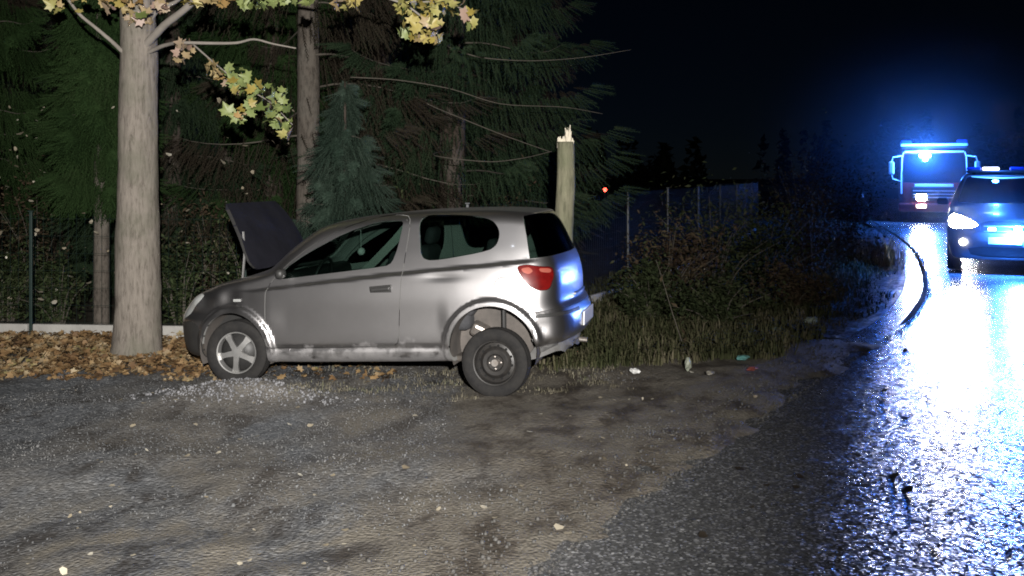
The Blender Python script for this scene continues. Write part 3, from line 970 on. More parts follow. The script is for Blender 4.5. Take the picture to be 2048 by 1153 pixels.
# dark raised lip along the bend and the soaked gravel strip outside it
i_a = int(np.argmin(np.abs(EDGE[:, 1] - 10.6))); i_b = int(np.argmin(np.abs(EDGE[:, 1] - 40)))
kerb_m = mat('kerb_dark', (0.012, 0.012, 0.013), 1.0, 0.0, 0.1, noise=(20, (0.025, 0.025, 0.024), 0.3), bump=(60, 0.4, 0.01))
V, F = ribbon(-0.085, 0.0, 5, lambda t: 0.026 * math.sin(math.pi * t) ** 0.6 - 0.004, i_a, i_b)
V[:, 2] -= 0.032 * sstep(12.5, 10.7, V[:, 1])
tag(link('kerb', new_mesh('kerb', V, F, kerb_m, True)), kind='structure')
shm = wet_mat('soaked_shoulder', (0.02, 0.019, 0.017), (0.07, 0.066, 0.06), 0.2, 0.42, 30.0, wet=(0.30, 0.48), spec=0.8)
i_c = int(np.argmin(np.abs(EDGE[:, 1] - 10.4))); i_d = int(np.argmin(np.abs(EDGE[:, 1] - 34)))
V, F = ribbon(-1.0, -0.10, 10, lambda t: -0.03 + 0.022 * t, i_c, i_d, jit=0.30)
tag(link('road_shoulder', new_mesh('road_shoulder', V, F, shm, True)), kind='structure')

# ------------------------------------------------------------------ loose gravel
def scatter_mesh(tv, tf, P, Rt, S, name, m, smooth=False, cs=None):
    """tv (k,3) template, P (n,3), Rt (n,3,3), S (n,) or (n,3)"""
    tv = np.asarray(tv, float); tf = np.asarray(tf)
    S = np.asarray(S, float)
    if S.ndim == 1: S = S[:, None].repeat(3, 1)
    V = np.einsum('nij,nkj->nki', Rt, tv[None] * S[:, None, :]) + P[:, None, :]
    F = tf[None] + (np.arange(len(P)) * len(tv))[:, None, None]
    return new_mesh(name, V.reshape(-1, 3), F.reshape(-1, tf.shape[1]), m, smooth)
def rand_rot(n, tilt=math.pi):
    """random yaw, tilted away from upright by up to tilt"""
    a = rng.random(n) * 2 * np.pi; b_ = rng.normal(0, 1, n) * tilt; c = rng.random(n) * 2 * np.pi
    ca, sa, cb, sb, cc, sc = np.cos(a), np.sin(a), np.cos(b_), np.sin(b_), np.cos(c), np.sin(c)
    Z1 = np.zeros((n, 3, 3)); Z1[:, 0, 0] = ca; Z1[:, 0, 1] = -sa; Z1[:, 1, 0] = sa; Z1[:, 1, 1] = ca; Z1[:, 2, 2] = 1
    X = np.zeros((n, 3, 3)); X[:, 0, 0] = 1; X[:, 1, 1] = cb; X[:, 1, 2] = -sb; X[:, 2, 1] = sb; X[:, 2, 2] = cb
    Z2 = np.zeros((n, 3, 3)); Z2[:, 0, 0] = cc; Z2[:, 0, 1] = -sc; Z2[:, 1, 0] = sc; Z2[:, 1, 1] = cc; Z2[:, 2, 2] = 1
    return Z1 @ X @ Z2
bm = bmesh.new(); bmesh.ops.create_icosphere(bm, subdivisions=1, radius=1)
ico_v = np.array([v.co[:] for v in bm.verts]); ico_v *= (1 + 0.28 * rng.standard_normal((len(ico_v), 1)).clip(-1, 1)); ico_f = np.array([[v.index for v in f.verts] for f in bm.faces]); bm.free()
n = 60000
Y_ = 3.6 + 6.6 * rng.random(n) ** 0.8
X_ = (rng.random(n) * 1.15 - 0.58) * Y_ * 1.12
S_ = edge_dist(X_, Y_)
dens = vnoise(X_ * 1.1, Y_ * 1.5) + 0.25 * (X_ < -0.5)
k = (S_ > 0.02) & (dens > -0.15 + 0.3 * rng.random(n) + 0.30 * sstep(-0.6, 0.4, X_) + 0.30 * sstep(5.8, 4.8, Y_))
X_, Y_ = X_[k], Y_[k]; n = len(X_)
sz = 0.0028 + 0.006 * rng.random(n) ** 3 + 0.008 * (rng.random(n) > 0.996)
P = np.stack([X_, Y_, ground_z(X_, Y_) + sz * 0.35], -1)
stone_m = leaf_mat('gravel_stone', [(0.05, 0.052, 0.055), (0.085, 0.087, 0.09), (0.115, 0.116, 0.117), (0.17, 0.168, 0.163)], 0.8, 0.3)
oct_v = np.array([(1, 0, 0), (-1, 0, 0), (0, 1, 0), (0, -1, 0), (0.2, 0.1, 0.9), (-0.1, -0.2, -1)], float); oct_f = np.array([(0, 2, 4), (2, 1, 4), (1, 3, 4), (3, 0, 4), (2, 0, 5), (1, 2, 5), (3, 1, 5), (0, 3, 5)])
gr = link('gravel', scatter_mesh(oct_v, oct_f, P, rand_rot(n), sz[:, None] * (0.7 + 0.6 * rng.random((n, 3))), 'gravel', stone_m))
tag(gr, 'loose grey gravel strewn over the dirt pull-in', 'gravel', kind='stuff')
# pale gravel heaped against the front wheel
n = 700
X_ = -2.22 + 0.5 * rng.standard_normal(n); Y_ = 8.22 + 0.14 * rng.standard_normal(n)
sz = 0.005 + 0.010 * rng.random(n) ** 2
P = np.stack([X_, Y_, ground_z(X_, Y_) + sz * 0.4], -1)
hp = link('gravel_heap', scatter_mesh(ico_v, ico_f, P, rand_rot(n), sz[:, None] * (0.7 + 0.6 * rng.random((n, 3))), 'gravel_heap', leaf_mat('pale_stone', [(0.10, 0.10, 0.105), (0.18, 0.18, 0.19), (0.27, 0.27, 0.28)], 0.8, 0.3)))
tag(hp, 'low heap of pale gravel pushed up in front of the alloy wheel', 'gravel', kind='stuff')
# coarse wet grit along the asphalt's ragged edge
n = 5000
t = rng.random(n); ii = (i_c * 0.55 + t * (i_d - i_c * 0.55)).astype(int)
ii = np.clip((np.interp(3.6 + 26 * t ** 1.7, EDGE[:, 1], np.arange(len(EDGE)))), 0, len(EDGE) - 2)
i0 = ii.astype(int); fr = (ii - i0)[:, None]
E0 = EDGE[i0] * (1 - fr) + EDGE[i0 + 1] * fr
d = EDGE[i0 + 1] - EDGE[i0]; d /= np.linalg.norm(d, axis=1, keepdims=True)
off = -0.22 + 0.26 * rng.standard_normal(n)
off = np.where(off > 0.02, off * 0.15, off)
Q = E0 + np.stack([d[:, 1], -d[:, 0]], -1) * off[:, None]
sz = 0.004 + 0.011 * rng.random(n) ** 2.5
zz = np.where(off > 0, 0.0, np.maximum(ground_z(Q[:, 0], Q[:, 1], -off), -0.03))
grit_m = mat('wet_grit', (0.04, 0.038, 0.035), 0.6, 0.0, 0.3, noise=(9, (0.10, 0.096, 0.09), 0.25))
gr2 = link('wet_grit', scatter_mesh(ico_v, ico_f, np.concatenate([Q, (zz + sz * 0.3)[:, None]], 1), rand_rot(n), sz[:, None] * (0.7 + 0.6 * rng.random((n, 3))), 'wet_grit', grit_m))
tag(gr2, 'wet grit and small stones along the ragged edge of the asphalt', 'grit', kind='stuff')

# ------------------------------------------------------------------ leaves on the ground
ang = np.radians([90, 112, 128, 150, 168, 196, 214, 240, 270, 300, 326, 344, 12, 30, 52, 68])
rad_ = np.array([1.0, 0.62, 0.50, 0.92, 0.60, 0.78, 0.42, 0.50, 0.30, 0.50, 0.42, 0.78, 0.60, 0.92, 0.50, 0.62])
leaf_v = np.concatenate([[[0, -0.05, 0.0]], np.stack([rad_ * np.cos(ang), rad_ * np.sin(ang), 0.16 * np.abs(np.cos(ang)) * rad_ - 0.10 * rad_ ** 2], -1)])
leaf_f = np.array([[0, 1 + i, 1 + (i + 1) % 16] for i in range(16)])
small_i = [0, 1, 4, 6, 9, 12, 14]
sleaf_v = leaf_v[small_i]; sleaf_f = np.array([[0, 1 + i, 1 + (i + 1) % 6] for i in range(6)])
fall_m = leaf_mat('fallen_leaf', [(0.05, 0.032, 0.02), (0.12, 0.07, 0.035), (0.20, 0.12, 0.055), (0.26, 0.175, 0.085), (0.32, 0.25, 0.16), (0.30, 0.26, 0.10)], 0.6, 0.3, 2.2)
n = 12000
X_ = -8.0 + 6.9 * rng.random(n); Y_ = 8.85 + 2.5 * rng.random(n)
k = (Y_ > 9.05 + 0.35 * vnoise(X_ * 1.5, Y_ * 0) + 0.25 * rng.random(n) - 0.3 * (X_ > -3.2) * rng.random(n) * 2) & ((X_ < -2.9) | (rng.random(n) < 0.16))
X_, Y_ = X_[k], Y_[k]; n = len(X_)
P = np.stack([X_, Y_, ground_z(X_, Y_) + 0.012 + 0.07 * rng.random(n) * sstep(9.0, 9.7, Y_)], -1)
fl = link('fallen_leaves', scatter_mesh(leaf_v * np.array([1, 1, 2.6]), leaf_f, P, rand_rot(n, 0.6), 0.022 + 0.036 * rng.random(n), 'fallen_leaves', fall_m))
tag(fl, 'thick bed of orange and brown maple leaves round the foot of the pale trunk', 'leaves', kind='stuff')
n = 260
Y_ = 3.8 + 5.2 * rng.random(n); X_ = (rng.random(n) - 0.56) * Y_ * 1.05
k = (edge_dist(X_, Y_) > -0.1); X_, Y_ = X_[k], Y_[k]; n = len(X_)
P = np.stack([X_, Y_, ground_z(X_, Y_) + 0.012], -1)
pale_m = leaf_mat('pale_scrap_leaf', [(0.14, 0.11, 0.075), (0.28, 0.24, 0.17), (0.42, 0.38, 0.30), (0.6, 0.58, 0.50)], 0.5, 0.4, 3.0)
pl_ = link('strewn_leaves', scatter_mesh(sleaf_v, sleaf_f, P, rand_rot(n, 0.3), 0.010 + 0.022 * rng.random(n) ** 2.2, 'strewn_leaves', pale_m))
tag(pl_, 'small pale leaves and scraps strewn over the gravel', 'leaves', kind='stuff')
# dark scraps on the wet asphalt
n = 220
Y_ = 4.4 + 9 * rng.random(n) ** 1.3; X_ = np.interp(Y_, EDGE[:, 1], EDGE[:, 0]) + 0.3 + 4.5 * rng.random(n)
P = np.stack([X_, Y_, 0.008 + 0 * X_], -1)
dk = link('road_leaves', scatter_mesh(sleaf_v, sleaf_f, P, rand_rot(n, 0.25), 0.012 + 0.035 * rng.random(n) ** 2, 'road_leaves', mat('dark_wet_leaf', (0.02, 0.016, 0.012), 0.45, noise=(8, (0.05, 0.04, 0.03), 0.3))))
tag(dk, 'dark wet leaves stuck to the asphalt', 'leaves', kind='stuff')

# ------------------------------------------------------------------ grass
def blades(P, h, spread, name, m, per=5, w=0.006):
    n = len(P) * per
    B = np.repeat(P, per, 0) + np.concatenate([rng.normal(0, spread, (n, 2)), np.zeros((n, 1))], 1)
    a = rng.random(n) * 2 * np.pi; ln = 0.25 + 0.9 * rng.random(n)
    hh = np.repeat(h, per) * (0.55 + 0.7 * rng.random(n))
    D = np.stack([np.cos(a), np.sin(a), 0 * a], -1); T = np.stack([-np.sin(a), np.cos(a), 0 * a], -1) * (w * (0.6 + 0.8 * rng.random(n)))[:, None]
    up = np.array([0, 0, 1.0])
    m1 = B + D * (hh * ln * 0.25)[:, None] + up * (hh * 0.6)[:, None]
    tp = B + D * (hh * ln * 1.1)[:, None] + up * (hh * (0.95 - 0.3 * ln))[:, None]
    V = np.stack([B - T, B + T, m1 + T * 0.8, m1 - T * 0.8, tp], 1).reshape(-1, 3)
    o = (np.arange(n) * 5)[:, None]
    F = np.concatenate([o + [0, 1, 2], o + [0, 2, 3], o + [3, 2, 4]])
    return new_mesh(name, V, F, m)
dry_m = leaf_mat('dry_grass', [(0.06, 0.053, 0.036), (0.125, 0.112, 0.078), (0.20, 0.18, 0.135), (0.085, 0.095, 0.05)], 0.7, 0.25, 3)
grn_m = leaf_mat('verge_grass', [(0.024, 0.029, 0.013), (0.050, 0.055, 0.026), (0.080, 0.076, 0.042), (0.15, 0.13, 0.09)], 0.85, 0.08, 1.6)
n = 480
X_ = -1.9 + 2.9 * rng.random(n); Y_ = 8.15 + 1.8 * rng.random(n) ** 1.2
k = vnoise(X_ * 3, Y_ * 3) > -0.12; X_, Y_ = X_[k], Y_[k]
P = np.stack([X_, Y_, ground_z(X_, Y_)], -1)
tag(link('dry_grass', blades(P, 0.02 + 0.04 * rng.random(len(P)) ** 2, 0.035, 'dry_grass', dry_m, 9, 0.003)), 'short straw coloured grass under the silver hatchback', 'grass', kind='stuff')
n = 5200
Y_ = 8.9 + 16 * rng.random(n) ** 1.6; S_ = 0.5 + 4.8 * rng.random(n)
X_ = np.interp(Y_, EDGE[:, 1], EDGE[:, 0]) - S_
k = (X_ > 0.3 + 0.02 * (Y_ - 9)) & (S_ > 0.65 + 0.5 * vnoise(Y_ * 1.2, X_ * 0)) & (Y_ > 9.25 - 0.3 * vnoise(X_ * 2, Y_))
X_, Y_ = X_[k], Y_[k]
P = np.stack([X_, Y_, ground_z(X_, Y_)], -1)
tag(link('verge_grass', blades(P, 0.07 + 0.16 * rng.random(len(P)), 0.05, 'verge_grass', grn_m, 7, 0.008)), 'dark rough grass on the verge beside the bend', 'grass', kind='stuff')

# ------------------------------------------------------------------ trees
def bark_mat(name, c1, c2, c3, stretch=(7, 7, 1.2), depth=0.012):
    global nt, L, tc
    m = bpy.data.materials.new(name); m.use_nodes = True
    nt = m.node_tree; L = nt.links.new
    b = nt.nodes['Principled BSDF']
    tc = node('ShaderNodeTexCoord')
    mp = node('ShaderNodeMapping'); mp.inputs['Scale'].default_value = stretch
    L(tc.outputs['Object'], mp.inputs['Vector'])
    n1 = noise_n(2.6, 8, 0.7, mp.outputs[0], 0.4)
    n2 = noise_n(1.7, 5, 0.6)
    n3 = noise_n(11, 4, 0.6)
    a = ramp(n1, [(0.34, c1), (0.5, c2), (0.68, tuple(min(1, 1.25 * c) for c in c2))])
    f = ramp(n2, [(0.48, (0, 0, 0)), (0.62, (1, 1, 1))])
    c = mixc(f, a, mixc(0.55, a, c3))
    L(c, b.inputs['Base Color'])
    b.inputs['Roughness'].default_value = 0.9
    b.inputs['Specular IOR Level'].default_value = 0.2
    L(bumpn(n3, 0.4, 0.006, bumpn(n1, 0.9, depth)), b.inputs['Normal'])
    return m
M['maple_bark'] = bark_mat('maple_bark', (0.10, 0.086, 0.072), (0.195, 0.172, 0.148), (0.115, 0.115, 0.085), (11, 11, 2.2), 0.010)
M['spruce_bark'] = bark_mat('spruce_bark', (0.022, 0.017, 0.013), (0.05, 0.038, 0.03), (0.13, 0.115, 0.10), (7, 7, 2.2), 0.02)
M['slim_bark'] = bark_mat('slim_bark', (0.04, 0.034, 0.028), (0.10, 0.086, 0.072), (0.15, 0.14, 0.12), (8, 8, 3), 0.02)
M['stump_bark'] = bark_mat('stump_bark', (0.10, 0.098, 0.065), (0.20, 0.19, 0.13), (0.11, 0.125, 0.07), (8, 8, 1.5), 0.015)
M['twig'] = mat('twig_bark', (0.05, 0.042, 0.033), 0.9, noise=(9, (0.10, 0.088, 0.07), 0.3))
M['pale_twig'] = mat('maple_twig', (0.17, 0.15, 0.13), 0.9, noise=(9, (0.26, 0.235, 0.205), 0.3))

def trunk_mb(pts, rad, n=26, wob=0.04, seed=0):
    """tapered trunk with lumps and ribs"""
    P = catmull([tuple(p) for p in pts], 10, False)
    r = np.interp(np.linspace(0, 1, len(P)), np.linspace(0, 1, len(rad)), rad)
    mb = MB(); V, F = [], []
    for i, p in enumerate(P):
        for k in range(n):
            t = 2 * math.pi * k / n
            q = 1 + wob * 2 * float(vnoise(np.array(k / n * 7.0 + seed), np.array(p[2] * 1.6))) + wob * 1.2 * float(vnoise(np.array(k * 0.9 + seed), np.array(p[2] * 7.0)))
            if k > n - 4: q = q * (n - k) / 4 + (1 - (n - k) / 4) * (1 + wob * 2 * float(vnoise(np.array(0.0 + seed), np.array(p[2] * 1.6))))
            V.append((p[0] + r[i] * q * math.cos(t), p[1] + r[i] * q * math.sin(t), p[2]))
    for i in range(len(P) - 1):
        for k in range(n):
            F.append((i * n + k, i * n + (k + 1) % n, (i + 1) * n + (k + 1) % n, (i + 1) * n + k))
    F.append(tuple((len(P) - 1) * n + k for k in range(n)))
    return mb.add(V, F)

# the maple the car stopped at
TB = at(274, 700, 10.25); TB.z = -0.16
maple = thing('maple_tree', 'pale thick maple trunk with yellow leaves overhead, standing in the bed of fallen leaves', 'tree', TB)
def ml(px, py, Y): return at(px, py, Y) - TB
pts = [ml(274, 712, 10.25), ml(274, 690, 10.25), ml(275, 640, 10.25), ml(275, 560, 10.25), ml(276, 400, 10.25), ml(277, 250, 10.25), ml(277, 100, 10.25), ml(276, -20, 10.25), ml(280, -300, 10.3), ml(276, -700, 10.3)]
pts[0].z = 0
trunk_mb(pts, [0.275, 0.242, 0.232, 0.226, 0.208, 0.195, 0.184, 0.176, 0.15, 0.09], 30, 0.05).build('trunk', M['maple_bark'], maple, True)
def branch(parent, pix, r0, r1, m, name='branch', base=TB):
    P = catmull([tuple(at(*p) - base) for p in pix], 5, False)
    MB().tube([tuple(p) for p in P], list(np.linspace(r0, r1, len(P))), 8, wob=0.12).build(name, m, parent, True)
Yt = 10.2
for pix, r0, r1 in (
    ([(264, 122, Yt), (241, 100, 10.1), (222, 82, 10.0), (190, 55, 9.9), (160, 30, 9.8), (135, -2, 9.8), (90, -60, 9.7)], 0.024, 0.012),
    ([(282, 100, Yt), (308, 72, 10.1), (332, 48, 10.0), (362, 25, 9.9), (395, -5, 9.8), (450, -70, 9.6)], 0.045, 0.03),
    ([(300, 40, Yt), (318, 18, 10.3), (350, 5, 10.4), (380, -20, 10.5)], 0.03, 0.015),
    ([(284, 112, Yt), (310, 99, 10.1), (330, 91, 10.0), (360, 86, 9.85), (430, 87, 9.8), (475, 86, 9.75), (508, 79, 9.7), (545, 88, 9.65), (592, 97, 9.6)], 0.024, 0.007),
    ([(385, 88, 9.85), (412, 112, 9.8), (445, 140, 9.75), (490, 175, 9.7), (540, 205, 9.65), (585, 250, 9.6)], 0.010, 0.004),
    ([(450, -70, 9.6), (560, -40, 9.5), (690, -20, 9.4), (800, 5, 9.3), (860, 50, 9.3), (872, 80, 9.3)], 0.022, 0.005),
    ([(800, 5, 9.3), (870, 5, 9.3), (935, 20, 9.3)], 0.008, 0.004)):
    branch(maple, pix, r0, r1, M['pale_twig'])
ML = {'yellow': [(0.20, 0.15, 0.03), (0.32, 0.255, 0.06), (0.33, 0.29, 0.115), (0.22, 0.22, 0.05)],
      'pink': [(0.26, 0.165, 0.125), (0.33, 0.24, 0.19), (0.34, 0.27, 0.16), (0.28, 0.19, 0.09)],
      'orange': [(0.27, 0.155, 0.05), (0.34, 0.235, 0.095), (0.34, 0.27, 0.14), (0.25, 0.18, 0.07)],
      'green': [(0.095, 0.13, 0.03), (0.16, 0.20, 0.065), (0.20, 0.235, 0.09), (0.14, 0.17, 0.04)]}
lm = {}
for k_, v_ in ML.items():
    for q in range(3):
        c = v_[q]
        m = mat('maple_leaf_%s' % k_ if q == 0 else 'maple_leaf_%s_%s' % (k_, ('', 'b', 'c')[q]), c, 0.5, noise=(6, v_[q + 1], 0.3))
        me = new_mesh('maple_leaf', leaf_v * np.array([1, 1, (1.0, 2.2, 3.4)[q]]) * 0.092, leaf_f, m, True)
        lm.setdefault(k_, []).append(me)
clusters = [(150, 4, 55, 20, 10, 'yellow', 9.8), (245, 8, 40, 16, 10, 'orange', 9.9), (290, 22, 42, 24, 12, 'pink', 9.9), (262, 40, 14, 8, 3, 'pink', 9.95), (215, 14, 14, 8, 3, 'pink', 9.9), (320, 14, 14, 10, 4, 'pink', 9.9),
            (380, 2, 50, 7, 5, 'yellow', 9.8), (440, 3, 30, 8, 7, 'orange', 9.7), (505, 6, 30, 9, 7, 'green', 9.6), (585, 3, 45, 9, 9, 'green', 9.6), (690, 6, 38, 12, 10, 'yellow', 9.4),
            (368, 106, 26, 20, 9, 'pink', 9.85), (428, 135, 16, 26, 8, 'orange', 9.8), (465, 155, 36, 22, 11, 'green', 9.72), (485, 175, 34, 20, 9, 'yellow', 9.7), (530, 200, 45, 28, 20, 'green', 9.66), (485, 230, 36, 14, 9, 'green', 9.7), (560, 235, 30, 24, 13, 'green', 9.62), (575, 262, 16, 12, 4, 'green', 9.62),
            (850, 12, 62, 24, 26, 'yellow', 9.3), (845, 55, 40, 28, 18, 'yellow', 9.3), (866, 80, 18, 10, 5, 'yellow', 9.3), (812, 70, 16, 10, 4, 'green', 9.3), (925, 22, 26, 22, 9, 'yellow', 9.3), (940, 52, 8, 8, 2, 'orange', 9.3)]
for cx, cy_, rx, ry, n, kind, Y in clusters:
    for i in range(round(n * 1.27)):
        a, rr = random.random() * 6.283, random.random() ** 0.5
        p = at(cx + rx * rr * math.cos(a), cy_ + ry * rr * math.sin(a), Y + random.uniform(-0.25, 0.25)) - TB
        o = link('leaf', random.choice(lm[kind if random.random() < 0.8 else random.choice(list(ML))]), maple, p,
                 (R(random.gauss(70, 40)), R(random.gauss(0, 35)), random.random() * 6.283))
        s = random.uniform(0.5, 1.15); o.scale = (s, s, s)
# the crown above the frame
n = 1500
a = rng.random((n, 3)) * 2 - 1; a = a[(a ** 2).sum(1) < 1]; n = len(a)
P = a * np.array([2.6, 1.8, 1.8]) + np.array([0.2, -0.1, 6.6])
cr = link('crown', scatter_mesh(leaf_v, leaf_f, P, rand_rot(n, 0.8), 0.06 + 0.04 * rng.random(n), 'crown', leaf_mat('crown_leaf', ML['yellow'] + ML['green'], 0.5, 0.3, 1.0)), maple)
tag(cr, kind='stuff')

# needles: one hanging strand of twig and needle faces
def strand(nn=13):
    V, F = [], []
    for i in range(nn):
        z = -i / nn
        for q in range(3):
            t = q * 2.094 + i * 1.1
            c, s = math.cos(t), math.sin(t)
            ln = (1.0 - 0.45 * i / nn) * (0.8 + 0.4 * random.random())
            k = len(V)
            V += [(-0.10 * s, 0.10 * c, z), (0.10 * s, -0.10 * c, z), (ln * c, ln * s, z - 0.10)]
            F.append((k, k + 1, k + 2))
    k = len(V)
    V += [(-0.08, 0, 0), (0.08, 0, 0), (0.0, 0, -1.08)]; F.append((k, k + 1, k + 2))
    return np.array(V), np.array(F)
st_v, st_f = strand()
st_m = {'dark': leaf_mat('needles_dark', [(0.0071, 0.0147, 0.0071), (0.0151, 0.0283, 0.0142), (0.0249, 0.042, 0.0213), (0.0337, 0.0441, 0.0249)], 0.85, 0.1, 0.9),
        'blue': leaf_mat('needles_bluish', [(0.0109, 0.0204, 0.0136), (0.0218, 0.0381, 0.0272), (0.0374, 0.0578, 0.0422), (0.0578, 0.0782, 0.0612)], 0.85, 0.1, 1.2),
        'green': leaf_mat('needles_green', [(0.0074, 0.0166, 0.005), (0.0154, 0.0333, 0.0098), (0.0243, 0.0474, 0.0148), (0.0294, 0.045, 0.0176)], 0.85, 0.1, 1.2),
        'brown': leaf_mat('needles_brown', [(0.0138, 0.0099, 0.0068), (0.026, 0.0206, 0.0138), (0.0359, 0.0298, 0.0214), (0.026, 0.0306, 0.0168)], 0.85, 0.1, 0.9)}
def spruce(name, label, base, Ht, Rt, z0, Lmax, nb, ns, kind, cone=1.0, droop=0.35, hang=(0.18, 0.42), az=None, curl=0.25, group=None, nparts=14, lean=0.0, ztop=None):
    base = Vector(base)
    t = thing(name, label, 'tree', base, group=group)
    trunk_mb([(0, 0, 0), (lean * 0.3, 0, Ht * 0.3), (lean * 0.6, 0, Ht * 0.65), (lean, 0, Ht)], [Rt * 1.15, Rt, Rt * 0.6, 0.012], 14, 0.06, random.random() * 9).build('trunk', M['slim_bark' if name == 'slender_spruce' or 'patchy' in label.split('close')[0] else 'spruce_bark'], t, True)
    PP, LL, DD = [], [], []
    for i in range(nb):
        u = (i + random.random()) / nb
        h = z0 + (min(ztop or Ht, Ht) - z0) * u
        rel = (h - z0) / (Ht - z0)
        Lb = Lmax * max(0.05, 1 - rel) ** cone * random.uniform(0.75, 1.12)
        a = random.uniform(*az) if az else random.random() * 6.283
        d = np.array([math.cos(a), math.sin(a)])
        m = 9
        T = np.linspace(0, 1, m)
        z = h + Lb * (0.16 * T - droop * T ** 1.6 + curl * T ** 4) + 0.03 * Lb * np.sin(5 * T + a)
        xy = d[None] * (Lb * T)[:, None] + np.array([-d[1], d[0]])[None] * (0.06 * Lb * np.sin(3 * T + i))[:, None]
        xy[:, 0] += lean * h / Ht
        C = np.concatenate([xy, z[:, None]], 1)
        if i % max(1, nb // nparts) == 0:
            MB().tube([tuple(c) for c in C], list(np.linspace(0.008 + 0.004 * Lb, 0.002, m)), 5).build('branch', M['twig'], t, True)
        k = max(8, int(1.9 * ns * (0.35 + 0.65 * Lb / Lmax)))
        tt = 0.10 + 0.92 * rng.random(k) ** 0.8
        tt = np.minimum(tt, 1.0)
        side = rng.normal(0, 1, k) * 0.16 * Lb * (1.15 - tt)
        p = np.stack([np.interp(tt, T, C[:, j]) for j in range(3)], -1)
        p[:, 0] += -d[1] * side; p[:, 1] += d[0] * side; p[:, 2] += -0.35 * np.abs(side) + rng.normal(0, 0.015, k)
        PP.append(p)
        LL.append((hang[0] + (hang[1] - hang[0]) * rng.random(k)) * (0.5 + 0.5 * np.sin(np.pi * np.clip(tt, 0.1, 0.9))))
        DD.append(np.stack([d[0] * (0.25 + 0.8 * tt ** 4) + rng.normal(0, 0.18, k), d[1] * (0.25 + 0.8 * tt ** 4) + rng.normal(0, 0.18, k), -1 + 0.9 * tt ** 6], -1))
    P = np.concatenate(PP); Ls = np.concatenate(LL); D = np.concatenate(DD)
    D /= np.linalg.norm(D, axis=1, keepdims=True)
    zax = -D
    ref = np.tile(np.array([0.3, 0.9, 0.1]), (len(P), 1))
    x = np.cross(ref, zax); x /= np.linalg.norm(x, axis=1, keepdims=True); y = np.cross(zax, x)
    Rt_ = np.stack([x, y, zax], -1)
    S = np.stack([0.042 + 0.018 * rng.random(len(P))] * 2 + [Ls], -1)
    c = link('crown', scatter_mesh(st_v, st_f, P, Rt_, S, 'crown', st_m[kind]), t)
    tag(c, kind='stuff')
    return t
def gb(px, Y, dz=0.0):
    return ((px - 1024) * Y / 1967, Y, -0.15 + dz)
FWD = -math.pi / 2
spruce('spruce_tree', 'spruce with bare patchy brown trunk rising straight behind the raised bonnet', gb(617, 13.2), 11, 0.15, 1.3, 2.6, 64, 34, 'brown', 0.7, 0.45, (0.25, 0.6), (-0.75, math.pi + 0.75), ztop=7)
B_ = gb(905, 14.2)
sb = spruce('spruce_tree', 'large drooping spruce whose long branches reach out over the snapped trunk', B_, 12, 0.18, 1.2, 2.4, 96, 60, 'dark', 0.55, 0.40, (0.25, 0.6), ztop=7, curl=0.30)
spruce('young_spruce', 'young bluish spruce with a pale tip just behind the roof of the silver car', gb(690, 11.7), 3.0, 0.04, 0.25, 0.95, 84, 34, 'blue', 0.85, 0.42, (0.14, 0.34), nparts=10, curl=0.2)
spruce('slender_spruce', 'slender spruce with a thin mottled bare trunk behind the concrete edging and the maple', gb(203, 11.9), 7.5, 0.085, 1.75, 0.50, 130, 50, 'green', 0.5, 0.5, (0.2, 0.5), nparts=12, ztop=4.6)
spruce('spruce_tree', 'grass green spruce standing farthest left behind the wire fence', gb(-22, 13.4), 9, 0.12, 1.5, 1.0, 60, 36, 'green', 0.6, 0.4, (0.2, 0.45), ztop=6)
for px, Y, Lm, kd, lab in ((-70, 16.0, 2.4, 'brown', 'brownish spruce far back at the very edge of the dark wood, behind the green one'),
                           (125, 17.0, 2.2, 'dark', 'dark spruce deep in the wood seen between the green spruce and the slender mottled trunk'),
                           (345, 15.0, 1.9, 'dark', 'dark spruce in the wood just beside the thick pale maple trunk'),
                           (455, 17.2, 2.4, 'dark', 'dark spruce in the wood above the raised bonnet'),
                           (545, 15.0, 1.5, 'green', 'dark green spruce close to the patchy brown trunk, on its maple side'),
                           (760, 17.0, 2.3, 'brown', 'brown twiggy spruce deep in the wood above the roof of the silver car'),
                           (985, 17.5, 1.9, 'brown', 'brown thin spruce deep in the wood behind the large drooping one')):
    spruce('spruce_tree', lab, gb(px, Y), random.uniform(10, 12), 0.13, 0.5, Lm, 84, 40, kd, 0.5, 0.4, (0.3, 0.7), ztop=6.2, group='dark spruces of the wood behind the fence')
# long bare limbs that catch the flash, on the drooping spruce
for pix, r0, r1 in (([(905, 90, 14.0), (900, 96, 12.4), (960, 115, 12.3), (1060, 122, 12.4), (1160, 116, 12.5), (1262, 100, 12.6)], 0.010, 0.003),
                    ([(905, 165, 14.0), (700, 155, 12.2), (790, 160, 12.2), (900, 178, 12.1), (1000, 208, 12.1), (1130, 215, 12.2), (1205, 228, 12.3)], 0.009, 0.003),
                    ([(905, 200, 14.0), (850, 205, 12.4), (930, 240, 12.2), (1010, 272, 12.1), (1100, 304, 12.0)], 0.008, 0.004),
                    ([(905, 300, 14.0), (870, 312, 12.4), (980, 324, 12.2), (1050, 316, 12.1), (1104, 303, 12.0)], 0.008, 0.003)):
    branch(sb, pix, r0, r1, M['twig'], base=Vector(B_))

